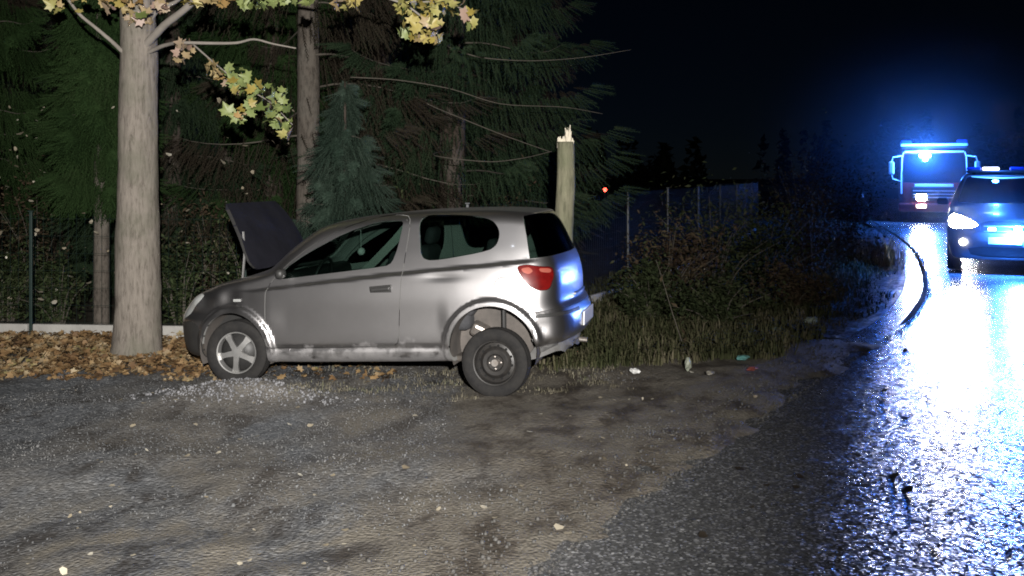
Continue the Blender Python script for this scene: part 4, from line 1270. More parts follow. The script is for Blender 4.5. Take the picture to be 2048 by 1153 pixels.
# the snapped trunk
SB = at(1126, 700, 10.35); SB.z = -0.16
stp = thing('broken_tree', 'snapped young tree trunk with a splintered white top behind the rear of the silver car', 'tree', SB)
sl = lambda px, py: tuple(at(px, py, 10.35) - SB)
p0 = list(sl(1124, 700)); p0[2] = 0
trunk_mb([p0, sl(1124, 600), sl(1126, 470), sl(1131, 370), sl(1131, 284)], [0.14, 0.115, 0.097, 0.094, 0.088], 22, 0.09, 3).build('trunk', M['stump_bark'], stp, True)
wood_m = mat('fresh_wood', (0.62, 0.55, 0.42), 0.7, noise=(16, (0.78, 0.72, 0.58), 0.3), bump=(40, 0.5, 0.01))
top = Vector(sl(1131, 286))
spl = [(0.0, 0.0, 0.075, 0.03)]
for k in range(30):
    a = random.random() * 6.283; rr = 0.078 * random.random() ** 0.5
    dx, dy = rr * math.cos(a), rr * math.sin(a)
    hh = 0.03 + 0.16 * math.exp(-((dx - 0.03) / 0.03) ** 2) * random.uniform(0.5, 1.05) + 0.05 * random.random() * (dx < -0.03)
    spl.append((dx, dy, random.uniform(0.008, 0.022), hh))
for dx, dy, w, h in spl:
    mb = MB(); V = []
    for f_, zz in ((1, -0.06), (1, 0.0), (0.75, h * 0.45), (0.45, h * 0.72), (0.08, h)):
        for k in range(5):
            t = 2 * math.pi * k / 5 + dx * 40
            V.append((top.x + dx + (0.25 * dx + 0.12 * math.sin(dx * 300)) * zz + w * f_ * math.cos(t) + random.uniform(-.004, .004), top.y + dy + w * 0.6 * f_ * math.sin(t), top.z + zz + random.uniform(-.006, .006)))
    F = [(i * 5 + k, i * 5 + (k + 1) % 5, i * 5 + 5 + (k + 1) % 5, i * 5 + 5 + k) for i in range(4) for k in range(5)]
    mb.add(V, F).build('splinter', wood_m, stp)

# ------------------------------------------------------------------ fences on a concrete plinth
M['fence_green'] = mat('fence_green', (0.008, 0.021, 0.018), 0.6, 0.2, noise=(20, (0.014, 0.032, 0.027), 0.3))
M['wire_dark'] = mat('wire_dark', (0.012, 0.016, 0.02), 0.5, noise=(20, (0.02, 0.026, 0.032), 0.3))
M['concrete'] = mat('plinth_concrete', (0.30, 0.29, 0.27), 0.9, noise=(3.0, (0.44, 0.43, 0.40), 0.2), bump=(25, 0.5, 0.01))
def fence(name, label, line, post_h, z_of, sp=2.5, wire=(0.10, 0.20), r=0.002, wm=None):
    base = Vector((line[0][0], line[0][1], z_of(*line[0])))
    t = thing(name, label, 'fence', base)
    # walk the line
    pts = [Vector((line[0][0], line[0][1]))]
    for (x0, y0), (x1, y1) in zip(line[:-1], line[1:]):
        n_ = max(1, round(math.hypot(x1 - x0, y1 - y0) / sp))
        for i in range(n_): pts.append(Vector((x0 + (x1 - x0) * (i + 1) / n_, y0 + (y1 - y0) * (i + 1) / n_)))
    for p in pts:
        z = z_of(p.x, p.y) - base.z
        MB().box((p.x - base.x, p.y - base.y, z + post_h / 2 - 0.1), (0.034, 0.034, post_h + 0.2), None, 0.005).box((p.x - base.x, p.y - base.y, z + post_h + 0.008), (0.055, 0.055, 0.014), None, 0.003).build('post', wm or M['fence_green'], t)
    V = MB()
    for a, b_ in zip(pts[:-1], pts[1:]):
        za, zb = z_of(a.x, a.y) - base.z, z_of(b_.x, b_.y) - base.z
        d = b_ - a; ln = d.length; ang_ = math.atan2(d.y, d.x)
        MB().box(((a.x + b_.x) / 2 - base.x, (a.y + b_.y) / 2 - base.y, (za + zb) / 2 + 0.03), (ln - 0.065, 0.06, 0.24), (0, -math.atan2(zb - za, ln), ang_ + random.uniform(-.006, .006)), 0.012).build('plinth_slab', M['concrete'], t)
        A = lambda u, z: (a.x + d.x * u - base.x, a.y + d.y * u - base.y, za + (zb - za) * u + z)
        for i in range(int(ln / wire[0])):
            u = (i + 0.5) * wire[0] / ln
            V.tube([A(u, 0.16), A(u, post_h - 0.02)], r, 3, False)
        for j in range(int((post_h - 0.18) / wire[1]) + 1):
            V.tube([A(0.01, 0.17 + j * wire[1]), A(0.99, 0.17 + j * wire[1])], r * 1.2, 3, False)
    tag(V.build('wire_mesh', wm or M['fence_green'], t), kind='stuff')
    return t
lz = lambda x, y: -0.13
fence('wire_fence', 'green wire mesh fence on a pale concrete edging behind the leaf bed', [(-8.08, 11.62), (-5.585, 11.42), (-0.5, 11.0)], 1.45, lz)
fence('wire_fence', 'wire fence lit blue running back from the rear of the silver car beside the weeds', [(-0.5, 11.05), (1.72, 14.6), (3.6, 19.0), (5.6, 24.5), (8.0, 32.0)], 1.55, lambda x, y: -0.13 + 0.10 * min(1, max(0, (y - 11) / 4)), wire=(0.06, 0.20), r=0.0014, wm=M['wire_dark'])

# ------------------------------------------------------------------ shrubs and weeds
sh_m = {'wood': leaf_mat('shrub_leaf', [(0.014, 0.020, 0.009), (0.028, 0.042, 0.016), (0.045, 0.058, 0.026), (0.07, 0.055, 0.035)], 0.85, 0.08, 2.0),
        'brown': leaf_mat('shrub_brown_leaf', [(0.026, 0.018, 0.012), (0.05, 0.033, 0.022), (0.065, 0.05, 0.03), (0.035, 0.045, 0.02)], 0.85, 0.08, 2.0),
        'weed': leaf_mat('weed_leaf', [(0.013, 0.0182, 0.0091), (0.0247, 0.0338, 0.0143), (0.0364, 0.0442, 0.0208), (0.052, 0.0468, 0.0286)], 0.85, 0.08, 1.8)}
lf_v = np.array([(0, -1, 0), (0.42, -0.2, 0.08), (0, 1, -0.1), (-0.42, -0.2, 0.08)], float); lf_f = np.array([(0, 1, 2), (0, 2, 3)])
def shrub(name, label, px, Y, w, dp, h, n, kind, leaf=0.03, z=-0.1, stems=9, group=None, cat='shrub'):
    b0 = Vector(((px - 1024) * Y / 1967, Y, z))
    t = thing(name, label, cat, b0, group=group)
    C = []
    mb = MB()
    for i in range(stems):
        a = random.random() * 6.283; rr = random.random() ** 0.6
        tip = Vector((w * rr * math.cos(a), dp * rr * math.sin(a), h * random.uniform(0.55, 1.0) * (1 - 0.35 * rr * rr)))
        mid = Vector((tip.x * 0.45, tip.y * 0.45, tip.z * 0.62))
        P = catmull([(0.08 * w * math.cos(a), 0.08 * dp * math.sin(a), -0.05), tuple(mid), tuple(tip)], 4, False)
        mb.tube([tuple(p) for p in P], list(np.linspace(0.012, 0.003, len(P))), 4, False)
        C.append(P)
    mb.build('stems', M['twig'], t)['kind'] = 'stuff'
    C = np.concatenate(C)
    ctr = C[rng.integers(0, len(C), max(6, stems * 4))]
    P = ctr[rng.integers(0, len(ctr), n)] + rng.normal(0, 1, (n, 3)) * np.array([w, dp, h]) * 0.16
    P = P[(P[:, 2] > 0.01)]
    n = len(P)
    c = link('foliage', scatter_mesh(lf_v, lf_f, P, rand_rot(n, 0.8), leaf * (0.6 + 0.8 * rng.random(n)), 'foliage', sh_m[kind]), t)
    tag(c, kind='stuff')
    return t
G1 = 'undergrowth shrubs behind the wire fence'
for px, Y, w, h, kd, lab in ((15, 12.6, 0.8, 1.0, 'wood', 'dark green shrub farthest left behind the wire fence'),
                             (120, 12.4, 0.55, 0.75, 'wood', 'low dark shrub behind the wire fence between the fence post and the mottled trunk'),
                             (75, 14.0, 1.2, 1.9, 'brown', 'tall reddish brown shrub behind the low green ones and the fence post'),
                             (360, 12.2, 0.7, 1.15, 'wood', 'dark shrub behind the edging just beside the maple trunk'),
                             (420, 13.4, 1.0, 1.7, 'brown', 'reddish brown shrub in the wood in front of the raised bonnet'),
                             (500, 12.6, 0.8, 1.3, 'wood', 'dark green shrub right behind the raised bonnet'),
                             (800, 13.0, 1.2, 1.55, 'wood', 'dark shrub behind the roof of the silver car'),
                             (1030, 13.0, 0.9, 1.5, 'brown', 'brown twiggy low shrub close behind the snapped trunk')):
    shrub('shrub', lab, px, Y, w, w * 0.8, h, 2400, kd, 0.032, group=G1)
G2 = 'weedy bushes between the fence and the bend'
for px, Y, w, h, kd, lab in ((1300, 11.9, 0.5, 0.8, 'weed', 'low dark weedy bush just behind the rear bumper of the silver car'),
                             (1335, 12.5, 0.75, 1.25, 'brown', 'brown tangled bush above the orange scrap on the verge'),
                             (1425, 13.6, 1.0, 1.65, 'weed', 'tallest dark green bush in the middle of the verge'),
                             (1530, 14.2, 0.9, 1.4, 'weed', 'broad dark bush between the tallest bush and the bend'),
                             (1625, 16.5, 1.0, 1.5, 'brown', 'dark brown bush on the verge just inside the bend'),
                             (1600, 21.0, 1.5, 2.5, 'brown', 'farthest tall brown bush on the verge towards the fire engine'),
                             (1690, 25.0, 1.3, 2.1, 'weed', 'tall loose bush on the outer verge beside the marker post'),
                             (1440, 11.4, 0.7, 0.55, 'weed', 'knee-high weeds at the front of the verge near the blue-green wrapper'),
                             (1585, 12.6, 0.6, 0.6, 'brown', 'knee-high brown weeds beside the pale crumpled bag near the asphalt')):
    shrub('weed_bush', lab, px, Y, w, w * 0.8, h, 4600, kd, 0.034, -0.02, 18, group=G2, cat='bush')
# pale dry reeds by the bend
n = 60
reb = Vector((at(1755, 520, 19.5).x, 19.5, -0.02))
ree = thing('dry_reeds', 'pale dry reeds standing inside the bend below the fire engine', 'reeds', reb)
P = np.stack([rng.normal(0, 0.28, n), rng.normal(0, 0.6, n), np.zeros(n)], -1)
tag(link('stalks', blades(P, 0.45 + 0.45 * rng.random(n), 0.05, 'stalks', leaf_mat('reed', [(0.12, 0.11, 0.09), (0.24, 0.22, 0.18), (0.33, 0.31, 0.27)], 0.7, 0.3), 5, 0.007), ree), kind='stuff')
# a tall bent weed stalk
ws0 = at(1378, 742, 9.75)
wst = thing('weed_stalk', 'tall thin leaning weed stalk with a pale leaf at its foot on the verge', 'weed', (ws0.x, ws0.y, -0.13))
wb = Vector((ws0.x, ws0.y, -0.13))
MB().tube([tuple(p) for p in catmull([(0, 0, 0), tuple(at(1366, 690, 9.75) - wb), tuple(at(1346, 630, 9.8) - wb), tuple(at(1325, 560, 9.9) - wb), tuple(at(1312, 520, 9.95) - wb)], 4, False)], list(np.linspace(0.007, 0.002, 17)), 5).build('stem', M['twig'], wst)
for q in range(9):
    f_ = 0.2 + 0.08 * q
    p = at(1378 - 66 * f_ * f_ - 10 * f_, 742 - 220 * f_, 9.78) - wb
    link('leaf', new_mesh('weed_leaf', lf_v * np.array([1, 1, 1]) * 0.045, lf_f, sh_m['brown']), wst, p, (random.uniform(0.3, 1.2), random.uniform(-1, 1), random.random() * 6.3))
# pale leaves caught among the twigs
n = 330
px = -10 + 620 * rng.random(n); py = 200 + 420 * rng.random(n); Yy = 11.5 + 1.4 * rng.random(n)
P = np.stack([(px - 1024) * Yy / 1967, Yy, EYE - (py - 350) * Yy / 1967], -1)
k = (rng.random(n) < np.where(px < 240, 1.0, 0.35)) & (P[:, 2] > 0.0)
tag(link('caught_leaves', scatter_mesh(sleaf_v, sleaf_f, P[k], rand_rot(k.sum(), 0.9), 0.016 + 0.040 * rng.random(k.sum()) ** 2, 'caught_leaves', pale_m)), 'pale fallen leaves caught in the twigs of the undergrowth', 'leaves', kind='stuff')

# ------------------------------------------------------------------ litter on the verge
def crumple(name, label, px, py, Y, dims, col, col2, cat, rough=0.6):
    bm = bmesh.new(); bmesh.ops.create_icosphere(bm, subdivisions=2, radius=1)
    for v in bm.verts:
        v.co *= 1 + random.uniform(-0.35, 0.25)
        v.co.x *= dims[0] / 2; v.co.y *= dims[1] / 2; v.co.z *= dims[2] / 2
    me = bpy.data.meshes.new(name); bm.to_mesh(me); bm.free()
    me.materials.append(mat(name, col, rough, noise=(20, col2, 0.25)))
    for q in range(400):                       # slide it along until it lies on the ground
        p = at(px, py, Y)
        gz_ = float(ground_z(np.array([p.x]), np.array([p.y]))[0]) + dims[2] * 0.42 + 0.02
        if abs(p.z - gz_) < 0.004: break
        Y += (p.z - gz_) * 1.5
    o = link(name, me, None, p, (0, 0, random.random() * 3))
    return tag(o, label, cat)
crumple('crumpled_paper', 'small bright white crumpled paper on the grass behind the rear bumper', 1270, 742, 9.25, (0.10, 0.08, 0.055), (0.8, 0.8, 0.78), (0.6, 0.6, 0.58), 'paper')
crumple('plastic_wrapper', 'flattened blue-green plastic wrapper among the verge weeds', 1487, 715, 9.9, (0.19, 0.10, 0.045), (0.10, 0.30, 0.28), (0.2, 0.42, 0.4), 'wrapper', 0.3)
crumple('plastic_wrapper', 'flattened dull red wrapper at the verge edge below the blue-green one', 1505, 738, 9.45, (0.15, 0.08, 0.035), (0.25, 0.06, 0.05), (0.34, 0.12, 0.1), 'wrapper', 0.4)
crumple('plastic_bag', 'pale crumpled plastic bag among weeds near the asphalt', 1622, 642, 11.4, (0.22, 0.16, 0.11), (0.30, 0.34, 0.29), (0.18, 0.22, 0.18), 'bag', 0.5)
crumple('torn_sheet', 'torn pale strip of plastic between the bag and the blue-green wrapper', 1556, 660, 11.2, (0.26, 0.13, 0.06), (0.24, 0.28, 0.23), (0.12, 0.15, 0.11), 'scrap', 0.5)
crumple('cardboard_scrap', 'orange brown cardboard scrap under the brown tangled bush', 1372, 612, 11.6, (0.24, 0.15, 0.10), (0.34, 0.21, 0.14), (0.16, 0.10, 0.07), 'scrap', 0.8)
crumple('crumpled_paper', 'dirty pale paper scrap on the verge below the tall weed stalk', 1420, 745, 9.35, (0.13, 0.08, 0.035), (0.30, 0.28, 0.24), (0.18, 0.17, 0.14), 'paper')
crumple('pale_clod', 'pale lump caught at the foot of the tall weed stalk', 1376, 728, 9.7, (0.08, 0.07, 0.12), (0.36, 0.38, 0.31), (0.24, 0.26, 0.2), 'scrap')

# far-off wood closing the horizon: reads as one mass
n = 420
Xf = -90 + 260 * rng.random(n); Yf = 130 + 90 * rng.random(n); Hf = 4 + 7 * rng.random(n) ** 1.5 + 3 * vnoise(Xf * 0.06, Yf * 0.0)
keep = edge_dist(Xf, Yf) > 4
m_ = np.abs(np.interp(Yf, EDGE[:, 1], EDGE[:, 0]) + 3 - Xf) > 9
Xf, Yf, Hf = Xf[m_], Yf[m_], Hf[m_]; q_ = 46
cx = np.repeat(Xf, q_); cyy = np.repeat(Yf, q_); hh = np.repeat(Hf, q_); u = rng.random(len(cx))
rad_f = 2.2 * (1 - u) ** 0.7 * rng.random(len(cx)) ** 0.5; th = rng.random(len(cx)) * 6.283
P = np.stack([cx + rad_f * np.cos(th), cyy + rad_f * np.sin(th), u * hh - 0.2], -1)
tag(link('far_wood', scatter_mesh(lf_v, lf_f, P, rand_rot(len(P), 0.9), 0.7 + 0.7 * rng.random(len(P)), 'far_wood', sh_m['wood'])), 'far dark wood along the horizon beyond the fire engine', 'wood', kind='stuff')

# ------------------------------------------------------------------ police car
def spot(name, loc, target, power, size, col=(1, 1, 1), blend=0.6, r=0.08):
    d = bpy.data.lights.new(name, 'SPOT'); d.energy = power; d.color = col; d.spot_size = R(size); d.spot_blend = blend; d.shadow_soft_size = r
    o = bpy.data.objects.new(name, d); COL.objects.link(o); o.location = loc
    o.rotation_euler = (Vector(target) - Vector(loc)).to_track_quat('-Z', 'Y').to_euler()
    return o
def point(name, loc, power, col, r=0.08):
    d = bpy.data.lights.new(name, 'POINT'); d.energy = power; d.color = col; d.shadow_soft_size = r
    o = bpy.data.objects.new(name, d); COL.objects.link(o); o.location = loc
    return o
M['police_paint'] = mat('police_paint', (0.20, 0.205, 0.22), 0.35, 0.4, 0.5, 0.6, noise=(3, (0.18, 0.185, 0.20), 0.3))
M['police_glass'] = mat('police_glass', (0.008, 0.009, 0.012), 0.04, 0.0, 0.8)
M['white_lamp'] = emit_mat('headlamp_white', (1.0, 0.96, 0.86), 150)
M['fog_lamp'] = emit_mat('fog_lamp_white', (1.0, 0.95, 0.8), 9)
M['blue_lamp'] = emit_mat('blue_lamp', (0.03, 0.14, 1.0), 150)
M['bar_white'] = emit_mat('bar_white_lamp', (1.0, 0.98, 0.92), 3.0)
M['bar_blue_off'] = mat('bar_blue_lens', (0.03, 0.06, 0.35), 0.1, 0.0, 0.6, 0.8)
M['tape_yellow'] = mat('reflective_tape_yellow', (0.8, 0.85, 0.45), 0.4)
M['tape_white'] = mat('reflective_tape', (0.88, 0.88, 0.88), 0.4)
M['red_cab'] = mat('fire_red', (0.16, 0.010, 0.010), 0.35, 0, 0.5, 0.4, noise=(3, (0.12, 0.008, 0.008), 0.3))
BLUE = (0.04, 0.20, 1.0)

PA = R(65)
PF = Vector((8.52, 17.0, 0.004))
ZS = 1.17
def zp(poly): return [(a, b_ * ZS) for a, b_ in poly]
fwd = Vector((-math.cos(PA), -math.sin(PA), 0)); side = Vector((-math.sin(PA), math.cos(PA), 0))
po = PF - fwd * 0.93
pol = thing('police_car', 'police car with bright headlights and roof light bar facing the camera on the wet road', 'police car', po, (0, 0, PA))
psil = [(-0.80, 0.22), (-0.90, 0.30), (-0.93, 0.48), (-0.90, 0.66), (-0.80, 0.79), (-0.45, 0.90), (0.25, 1.0), (0.45, 1.07), (0.85, 1.30), (1.2, 1.46), (1.6, 1.515), (2.2, 1.52), (2.8, 1.47), (3.15, 1.30), (3.35, 1.0), (3.4, 0.7), (3.42, 0.4), (3.3, 0.25), (1.2, 0.18)]
pwz = [(0, 0.78), (0.2, 0.84), (0.4, 0.885), (0.6, 0.9), (0.8, 0.885), (0.98, 0.855), (1.2, 0.77), (1.4, 0.68), (1.6, 0.58)]
pwx = [(-1.2, -0.5), (-0.93, -0.30), (-0.8, -0.17), (-0.6, -0.08), (-0.3, -0.02), (0, 0), (2.8, 0), (3.2, -0.08), (3.5, -0.3)]
pb = Body(zp(psil), [(a * ZS, b_ * 1.05) for a, b_ in pwz], pwx, k=0.11, bend=lambda x, y, z: 0.16 * (y / 0.75) ** 2 * sstep(1.4, 0.3, x), h=0.015)
psh = shell_mesh('police_shell', pb, 0.0, 0.03, 0.04, 1.0)
pgl = shell_mesh('police_glass_shell', pb, 0.004, 0.012, 0.04, 1.0)
pws = round_poly(zp([(-0.74, 1.04), (-0.76, 1.08), (-0.62, 1.43), (-0.54, 1.47), (0.54, 1.47), (0.62, 1.43), (0.76, 1.08), (0.74, 1.04)]), 1)
psw = round_poly(zp([(0.75, 1.02), (1.25, 1.40), (1.7, 1.44), (2.6, 1.40), (2.9, 1.06)]), 1)
phl = [round_poly(zp([(s * 0.40, 0.74), (s * 0.54, 0.69), (s * 0.86, 0.68), (s * 0.92, 0.80), (s * 0.86, 0.90), (s * 0.64, 0.85)]), 1) for s in (1, -1)]
pgr = round_poly(zp([(-0.36, 0.62), (-0.40, 0.80), (0.40, 0.80), (0.36, 0.62)]), 1)
plg = round_poly(zp([(-0.52, 0.26), (-0.60, 0.42), (0.60, 0.42), (0.52, 0.26)]), 1)
pbody = cut(psh, PM(pws, -0.2, 1.5, 'x'), PM(psw, -1.3, 1.3), PM(phl[0], -1.3, -0.3, 'x'), PM(phl[1], -1.3, -0.3, 'x'), PM(pgr, -1.3, -0.5, 'x'), PM(plg, -1.3, -0.5, 'x'),
            *[cyl_mesh(0.41, a, b_, (cx, 0.37), 40) for cx in (0.0, 2.6) for a, b_ in ((-1.4, -0.5), (0.5, 1.4))])
finish('body', pbody, pb, [M['police_paint'], M['plastic']], pol)
finish('windscreen', isect(pgl, PM(poly_grow(pws, 0.015), -0.2, 1.5, 'x')), pb, [M['police_glass']], pol)
for a, b_ in ((-1.3, -0.3), (0.3, 1.3)):
    finish('side_window', isect(pgl, PM(poly_grow(psw, 0.015), a, b_)), pb, [M['police_glass']], pol)
for s in (0, 1):
    hl = finish('headlight', isect(pgl, PM(phl[s], -1.3, -0.3, 'x')), pb, [M['white_lamp']], pol)
finish('grille', isect(shell_mesh('gs', pb, 0.02, 0.045, 0.04, 1.0), PM(poly_grow(pgr, 0.012), -1.3, -0.5, 'x')), pb, [M['plastic']], pol)
finish('lower_grille', isect(shell_mesh('gs', pb, 0.02, 0.045, 0.04, 1.0), PM(poly_grow(plg, 0.012), -1.3, -0.5, 'x')), pb, [M['plastic']], pol)
for zz in (0.76, 0.85):
    MB().box((-0.905, 0, zz), (0.02, 0.66, 0.014), None, 0.004).build('grille_bar', M['alloy'], pol)
MB().box((-0.955, 0, 0.60), (0.014, 0.52, 0.115), None, 0.004).build('licence_plate', emit_mat('lit_plate', (1, 1, 1), 0.0) if False else M['white_plate'], pol)
for s in (1, -1):
    MB().lathe([(0.0, -0.02), (0.06, -0.015), (0.065, 0.03), (0, 0.03)], 20, (0, 0, 0), 'x').build('fog_lamp', M['fog_lamp'], pol, True, (-0.865, s * 0.66, 0.56), sharp=40)
    MB().box((-0.94, s * 0.20, 0.80), (0.03, 0.13, 0.05), None, 0.01).build('blue_flasher', M['blue_lamp'], pol)
    MB().box((0.62, s * 1.02, 1.24), (0.10, 0.20, 0.13), None, 0.04).build('mirror', M['police_paint'], pol, True)
    for cx in (0.0, 2.6):
        wh = tyre_mb(0.36, 0.22, 0.22).build('wheel', M['rubber'], pol, True, (cx, s * 0.82, 0.36), (0, 0, 0 if s < 0 else math.pi), sharp=35)
        MB().lathe([(0, -0.06), (0.06, -0.06), (0.10, -0.03), (0.19, -0.05), (0.2, -0.08)], 24).build('rim', M['alloy'], wh, True)
bar = MB().box((1.45, 0, 1.805), (0.26, 1.24, 0.05), None, 0.02).box((1.45, 0.48, 1.77), (0.1, 0.06, 0.07)).box((1.45, -0.48, 1.77), (0.1, 0.06, 0.07)).build('light_bar', M['plastic'], pol)
MB().box((1.44, 0.18, 1.862), (0.22, 0.30, 0.07), None, 0.025).build('white_lamp', M['bar_white'], bar)
for s in (0.48, -0.28):
    MB().box((1.44, s, 1.862), (0.22, 0.26, 0.07), None, 0.025).build('blue_lens', M['bar_blue_off'], bar)
mb = MB(); V = []
for i in range(13):
    y_ = -0.52 + 1.04 * i / 12; x_ = 1.12 + 0.16 * (y_ / 0.75) ** 2 
    V += [(x_ - 0.02, y_, 1.69), (x_ + 0.045, y_, 1.725)]
P3 = np.array(V, float)
for _ in range(8):
    g = pb.grad(P3); v = pb.f(P3) - 0.004
    P3 = P3 - v[:, None] * g / (g * g).sum(1, keepdims=True) * np.array([0.2, 0, 1])
mb.add(P3.tolist(), [(2 * i, 2 * i + 2, 2 * i + 3, 2 * i + 1) for i in range(12)]).build('reflective_strip', M['tape_yellow'], pol)
def pw(x, y, z): return po + Matrix.Rotation(PA, 3, 'Z') @ Vector((x, y, z))
for s in (1, -1):
    spot('headlight_beam', pw(-1.02, s * 0.66, 0.92), pw(-12, s * 0.5 - 0.9, 0.2), 240, 42, (1.0, 0.96, 0.88), 0.8, 0.07)
point('blue_flash', pw(-1.03, -0.20, 0.80), 1200, BLUE, 0.05)
point('bar_glow', pw(1.30, 0.1, 2.05), 110, BLUE, 0.06)

# ------------------------------------------------------------------ fire engine
TA = R(66.5)
TF = Vector((15.40, 35.9, 0.0))
tfw = Vector((-math.cos(TA), -math.sin(TA), 0))
to = TF - tfw * 0.0
trk = thing('fire_engine', 'fire engine facing the camera far up the wet road with a blazing blue roof beacon', 'fire engine', to, (0, 0, TA))
def tw(x, y, z): return to + Matrix.Rotation(TA, 3, 'Z') @ Vector((x, y, z))
tsil = [(0.0, 0.55), (-0.02, 1.2), (0.02, 1.5), (0.16, 2.4), (0.30, 2.72), (0.7, 2.80), (2.0, 2.80), (2.05, 2.7), (2.05, 0.6), (1.9, 0.5), (0.1, 0.5)]
tb = Body(tsil, [(0.3, 1.2), (1.4, 1.22), (2.8, 1.16)], [(-0.3, -0.16), (0, -0.10), (0.2, -0.02), (0.4, 0), (3, 0)], k=0.14, h=0.02)
tsh = shell_mesh('ts', tb, 0, 0.05, 0.08, 1.3); tgl = shell_mesh('tg', tb, 0.005, 0.02, 0.08, 1.3)
tws = round_poly([(-1.06, 1.45), (-1.10, 1.55), (-1.02, 2.42), (-0.95, 2.52), (0.95, 2.52), (1.02, 2.42), (1.10, 1.55), (1.06, 1.45)], 1)
tsw = round_poly([(0.35, 1.5), (0.45, 2.4), (1.0, 2.4), (1.0, 1.5)], 1)
finish('cab', cut(tsh, PM(tws, -0.4, 0.8, 'x'), PM(tsw, -1.6, 1.6), *[cyl_mesh(0.55, a, b_, (1.15, 0.5), 40) for a, b_ in ((-1.5, -0.6), (0.6, 1.5))]), tb, [M['red_cab'], M['plastic']], trk, inner=0.05)
finish('windscreen', isect(tgl, PM(poly_grow(tws, 0.02), -0.4, 0.8, 'x')), tb, [M['police_glass']], trk)
for a, b_ in ((-1.6, -0.3), (0.3, 1.6)):
    finish('side_window', isect(tgl, PM(poly_grow(tsw, 0.02), a, b_)), tb, [M['police_glass']], trk)
MB().box((4.6, 0, 1.75), (4.9, 2.44, 2.3), None, 0.05).build('equipment_body', M['red_cab'], trk)
MB().box((-0.04, 0, 0.55), (0.22, 2.4, 0.32), None, 0.06).build('bumper', M['white_plate'] if False else M['red_cab'], trk)
MB().box((-0.045, 0, 1.05), (0.06, 1.5, 0.5), None, 0.02).build('grille', M['plastic'], trk)
for zz in (0.92, 1.04, 1.16):
    MB().box((-0.08, 0, zz), (0.03, 1.42, 0.035), None, 0.008).build('grille_bar', M['alloy'], trk)
for s in (1, -1):
    MB().box((-0.075, s * 0.42 if s > 0 else -0.85, 0.93 if s > 0 else 0.95), (0.05, 0.34, 0.24), None, 0.03).build('headlight', M['white_lamp'], trk)
    MB().box((-0.16, s * 0.42 if s > 0 else -0.85, 0.60), (0.04, 0.34, 0.12), None, 0.02).build('fog_lamp', M['fog_lamp'], trk)
    MB().box((-0.05, s * 1.45, 2.0), (0.14, 0.20, 0.48), None, 0.05).tube([(0.15, s * 1.1, 2.45), (-0.05, s * 1.4, 2.40), (-0.05, s * 1.45, 2.2)], 0.022, 6).tube([(0.1, s * 1.12, 1.5), (-0.05, s * 1.4, 1.6), (-0.05, s * 1.45, 1.8)], 0.022, 6).build('mirror', M['tape_white'], trk)
    MB().box((-0.015, s * 1.10, 1.40), (0.02, 0.05, 0.70)).build('edge_strip', M['tape_white'], trk)
    MB().tube([(0.03, s * 1.115, 1.5), (0.13, s * 1.085, 2.4), (0.20, s * 1.03, 2.60)], 0.02, 6).build('edge_strip', M['tape_white'], trk)
    for cx in (1.15, 5.2):
        wh = tyre_mb(0.5, 0.32, 0.29).build('wheel', M['rubber'], trk, True, (cx, s * 1.03, 0.5), (0, 0, 0 if s < 0 else math.pi), sharp=35)
        MB().lathe([(0, -0.04), (0.1, -0.06), (0.14, 0.0), (0.28, -0.02), (0.29, -0.1)], 24).build('rim', M['alloy'], wh, True)
MB().box((0.13, 0, 2.60), (0.04, 2.0, 0.06), (0, R(-20), 0)).build('top_strip', M['tape_white'], trk)
bb = MB().box((0.62, 0, 2.86), (0.36, 2.3, 0.10), None, 0.03).build('beacon_bar', M['tape_white'], trk)
for s in (0.95, -0.95):
    MB().box((0.60, s, 2.97), (0.30, 0.38, 0.15), None, 0.05).build('beacon', M['bar_blue_off'], bb)
MB().box((0.08, 0.30, 2.45), (0.16, 0.42, 0.16), None, 0.05).build('blue_lamp', M['blue_lamp'], trk)
MB().box((-0.02, 0.0, 1.36), (0.03, 1.3, 0.10), None, 0.01).build('front_lettering_panel', M['tape_white'], trk)
spot('engine_headlight_beam', tw(-0.2, 0.42, 0.93), tw(-20, -0.9, 0.0), 1500, 16, (1.0, 0.97, 0.92), 0.8, 0.12)
spot('engine_headlight_beam', tw(-0.2, -0.85, 0.93), tw(-20, -2.1, 0.0), 700, 16, (1.0, 0.97, 0.92), 0.8, 0.12)
point('engine_blue_flash', tw(-0.25, 0.30, 2.50), 1700, BLUE, 0.10)

# ------------------------------------------------------------------ far small things
q = Vector((at(1210, 380, 60).x, 60, -0.1))
rl = thing('far_tail_light', 'far off small red light glowing in the darkness to the side of the snapped trunk', 'lamp', q)
zz = at(1210, 380, 60).z - q.z
MB().box((0, 0.06, zz / 2), (0.06, 0.06, zz), None, 0.01).build('post', M['plastic'], rl)  # made-up post that carries the far tail light
MB().lathe([(0, -0.03), (0.08, -0.04), (0.12, 0.0), (0.12, 0.03), (0, 0.03)], 16).build('red_lamp', emit_mat('far_red', (1, 0.05, 0.03), 14), rl, True, (0, 0, zz))
q = Vector((at(1725, 385, 36).x, 36, -0.02))
mk = thing('marker_post', 'slim roadside marker post with a tiny white reflector beside the fire engine', 'post', q)
MB().box((0, 0, 0.56), (0.10, 0.05, 1.12), None, 0.015).build('post', M['plastic'], mk)
MB().box((0, -0.03, 1.0), (0.07, 0.012, 0.12), None, 0.003).build('reflector', M['white_plate'], mk)

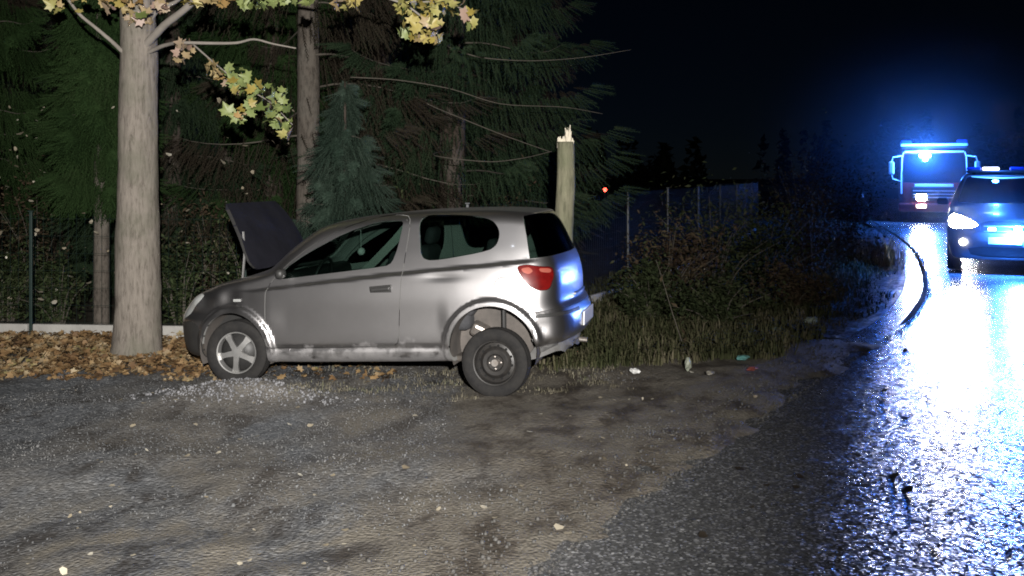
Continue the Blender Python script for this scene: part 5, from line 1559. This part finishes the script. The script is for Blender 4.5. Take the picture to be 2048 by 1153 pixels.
# ------------------------------------------------------------------ haze and added lamp glow
HAZE = 0
if HAZE > 0:
    hm = bpy.data.materials.new('haze'); hm.use_nodes = True
    nt = hm.node_tree
    nt.nodes.remove(nt.nodes['Principled BSDF'])
    pv = nt.nodes.new('ShaderNodeVolumePrincipled')
    pv.inputs['Color'].default_value = (0.9, 0.93, 1, 1)
    pv.inputs['Density'].default_value = HAZE
    pv.inputs['Anisotropy'].default_value = 0.0
    nt.links.new(pv.outputs[0], nt.nodes['Material Output'].inputs['Volume'])
    hz = MB().box((0, 0, 6), (2600, 2600, 18)).build('haze', hm)
    tag(hz, kind='stuff')

# added scattering volumes for glow round the vehicle lamps, thinning out to nothing
def glow_volume(name, c, r, dens):
    m = bpy.data.materials.new(name); m.use_nodes = True
    nt = m.node_tree; nt.nodes.remove(nt.nodes['Principled BSDF'])
    pv = nt.nodes.new('ShaderNodeVolumePrincipled')
    pv.inputs['Color'].default_value = (0.9, 0.93, 1, 1)
    tc = nt.nodes.new('ShaderNodeTexCoord')
    ln = nt.nodes.new('ShaderNodeVectorMath'); ln.operation = 'LENGTH'
    nt.links.new(tc.outputs['Object'], ln.inputs[0])
    mr = nt.nodes.new('ShaderNodeMapRange'); mr.inputs['From Min'].default_value = 0.0; mr.inputs['From Max'].default_value = 0.98
    mr.inputs['To Min'].default_value = 1; mr.inputs['To Max'].default_value = 0
    pwn = nt.nodes.new('ShaderNodeMath'); pwn.operation = 'POWER'; pwn.inputs[1].default_value = 3.0
    mu = nt.nodes.new('ShaderNodeMath'); mu.operation = 'MULTIPLY'; mu.inputs[1].default_value = dens
    nt.links.new(ln.outputs['Value'], mr.inputs['Value'])
    nt.links.new(mr.outputs[0], pwn.inputs[0]); nt.links.new(pwn.outputs[0], mu.inputs[0])
    nt.links.new(mu.outputs[0], pv.inputs['Density'])
    nt.links.new(pv.outputs[0], nt.nodes['Material Output'].inputs['Volume'])
    bm = bmesh.new(); bmesh.ops.create_icosphere(bm, subdivisions=3, radius=1)
    me = bpy.data.meshes.new(name); bm.to_mesh(me); bm.free(); me.materials.append(m)
    o = link(name, me, None, c); o.scale = r
    return tag(o, kind='stuff')
glow_volume('glow_volume', tw(-0.5, 0.3, 2.6), (8.0, 8.0, 6.0), 0.05)
glow_volume('glow_volume', pw(-1.25, 0.55, 0.95), (1.7, 1.7, 1.3), 0.07)
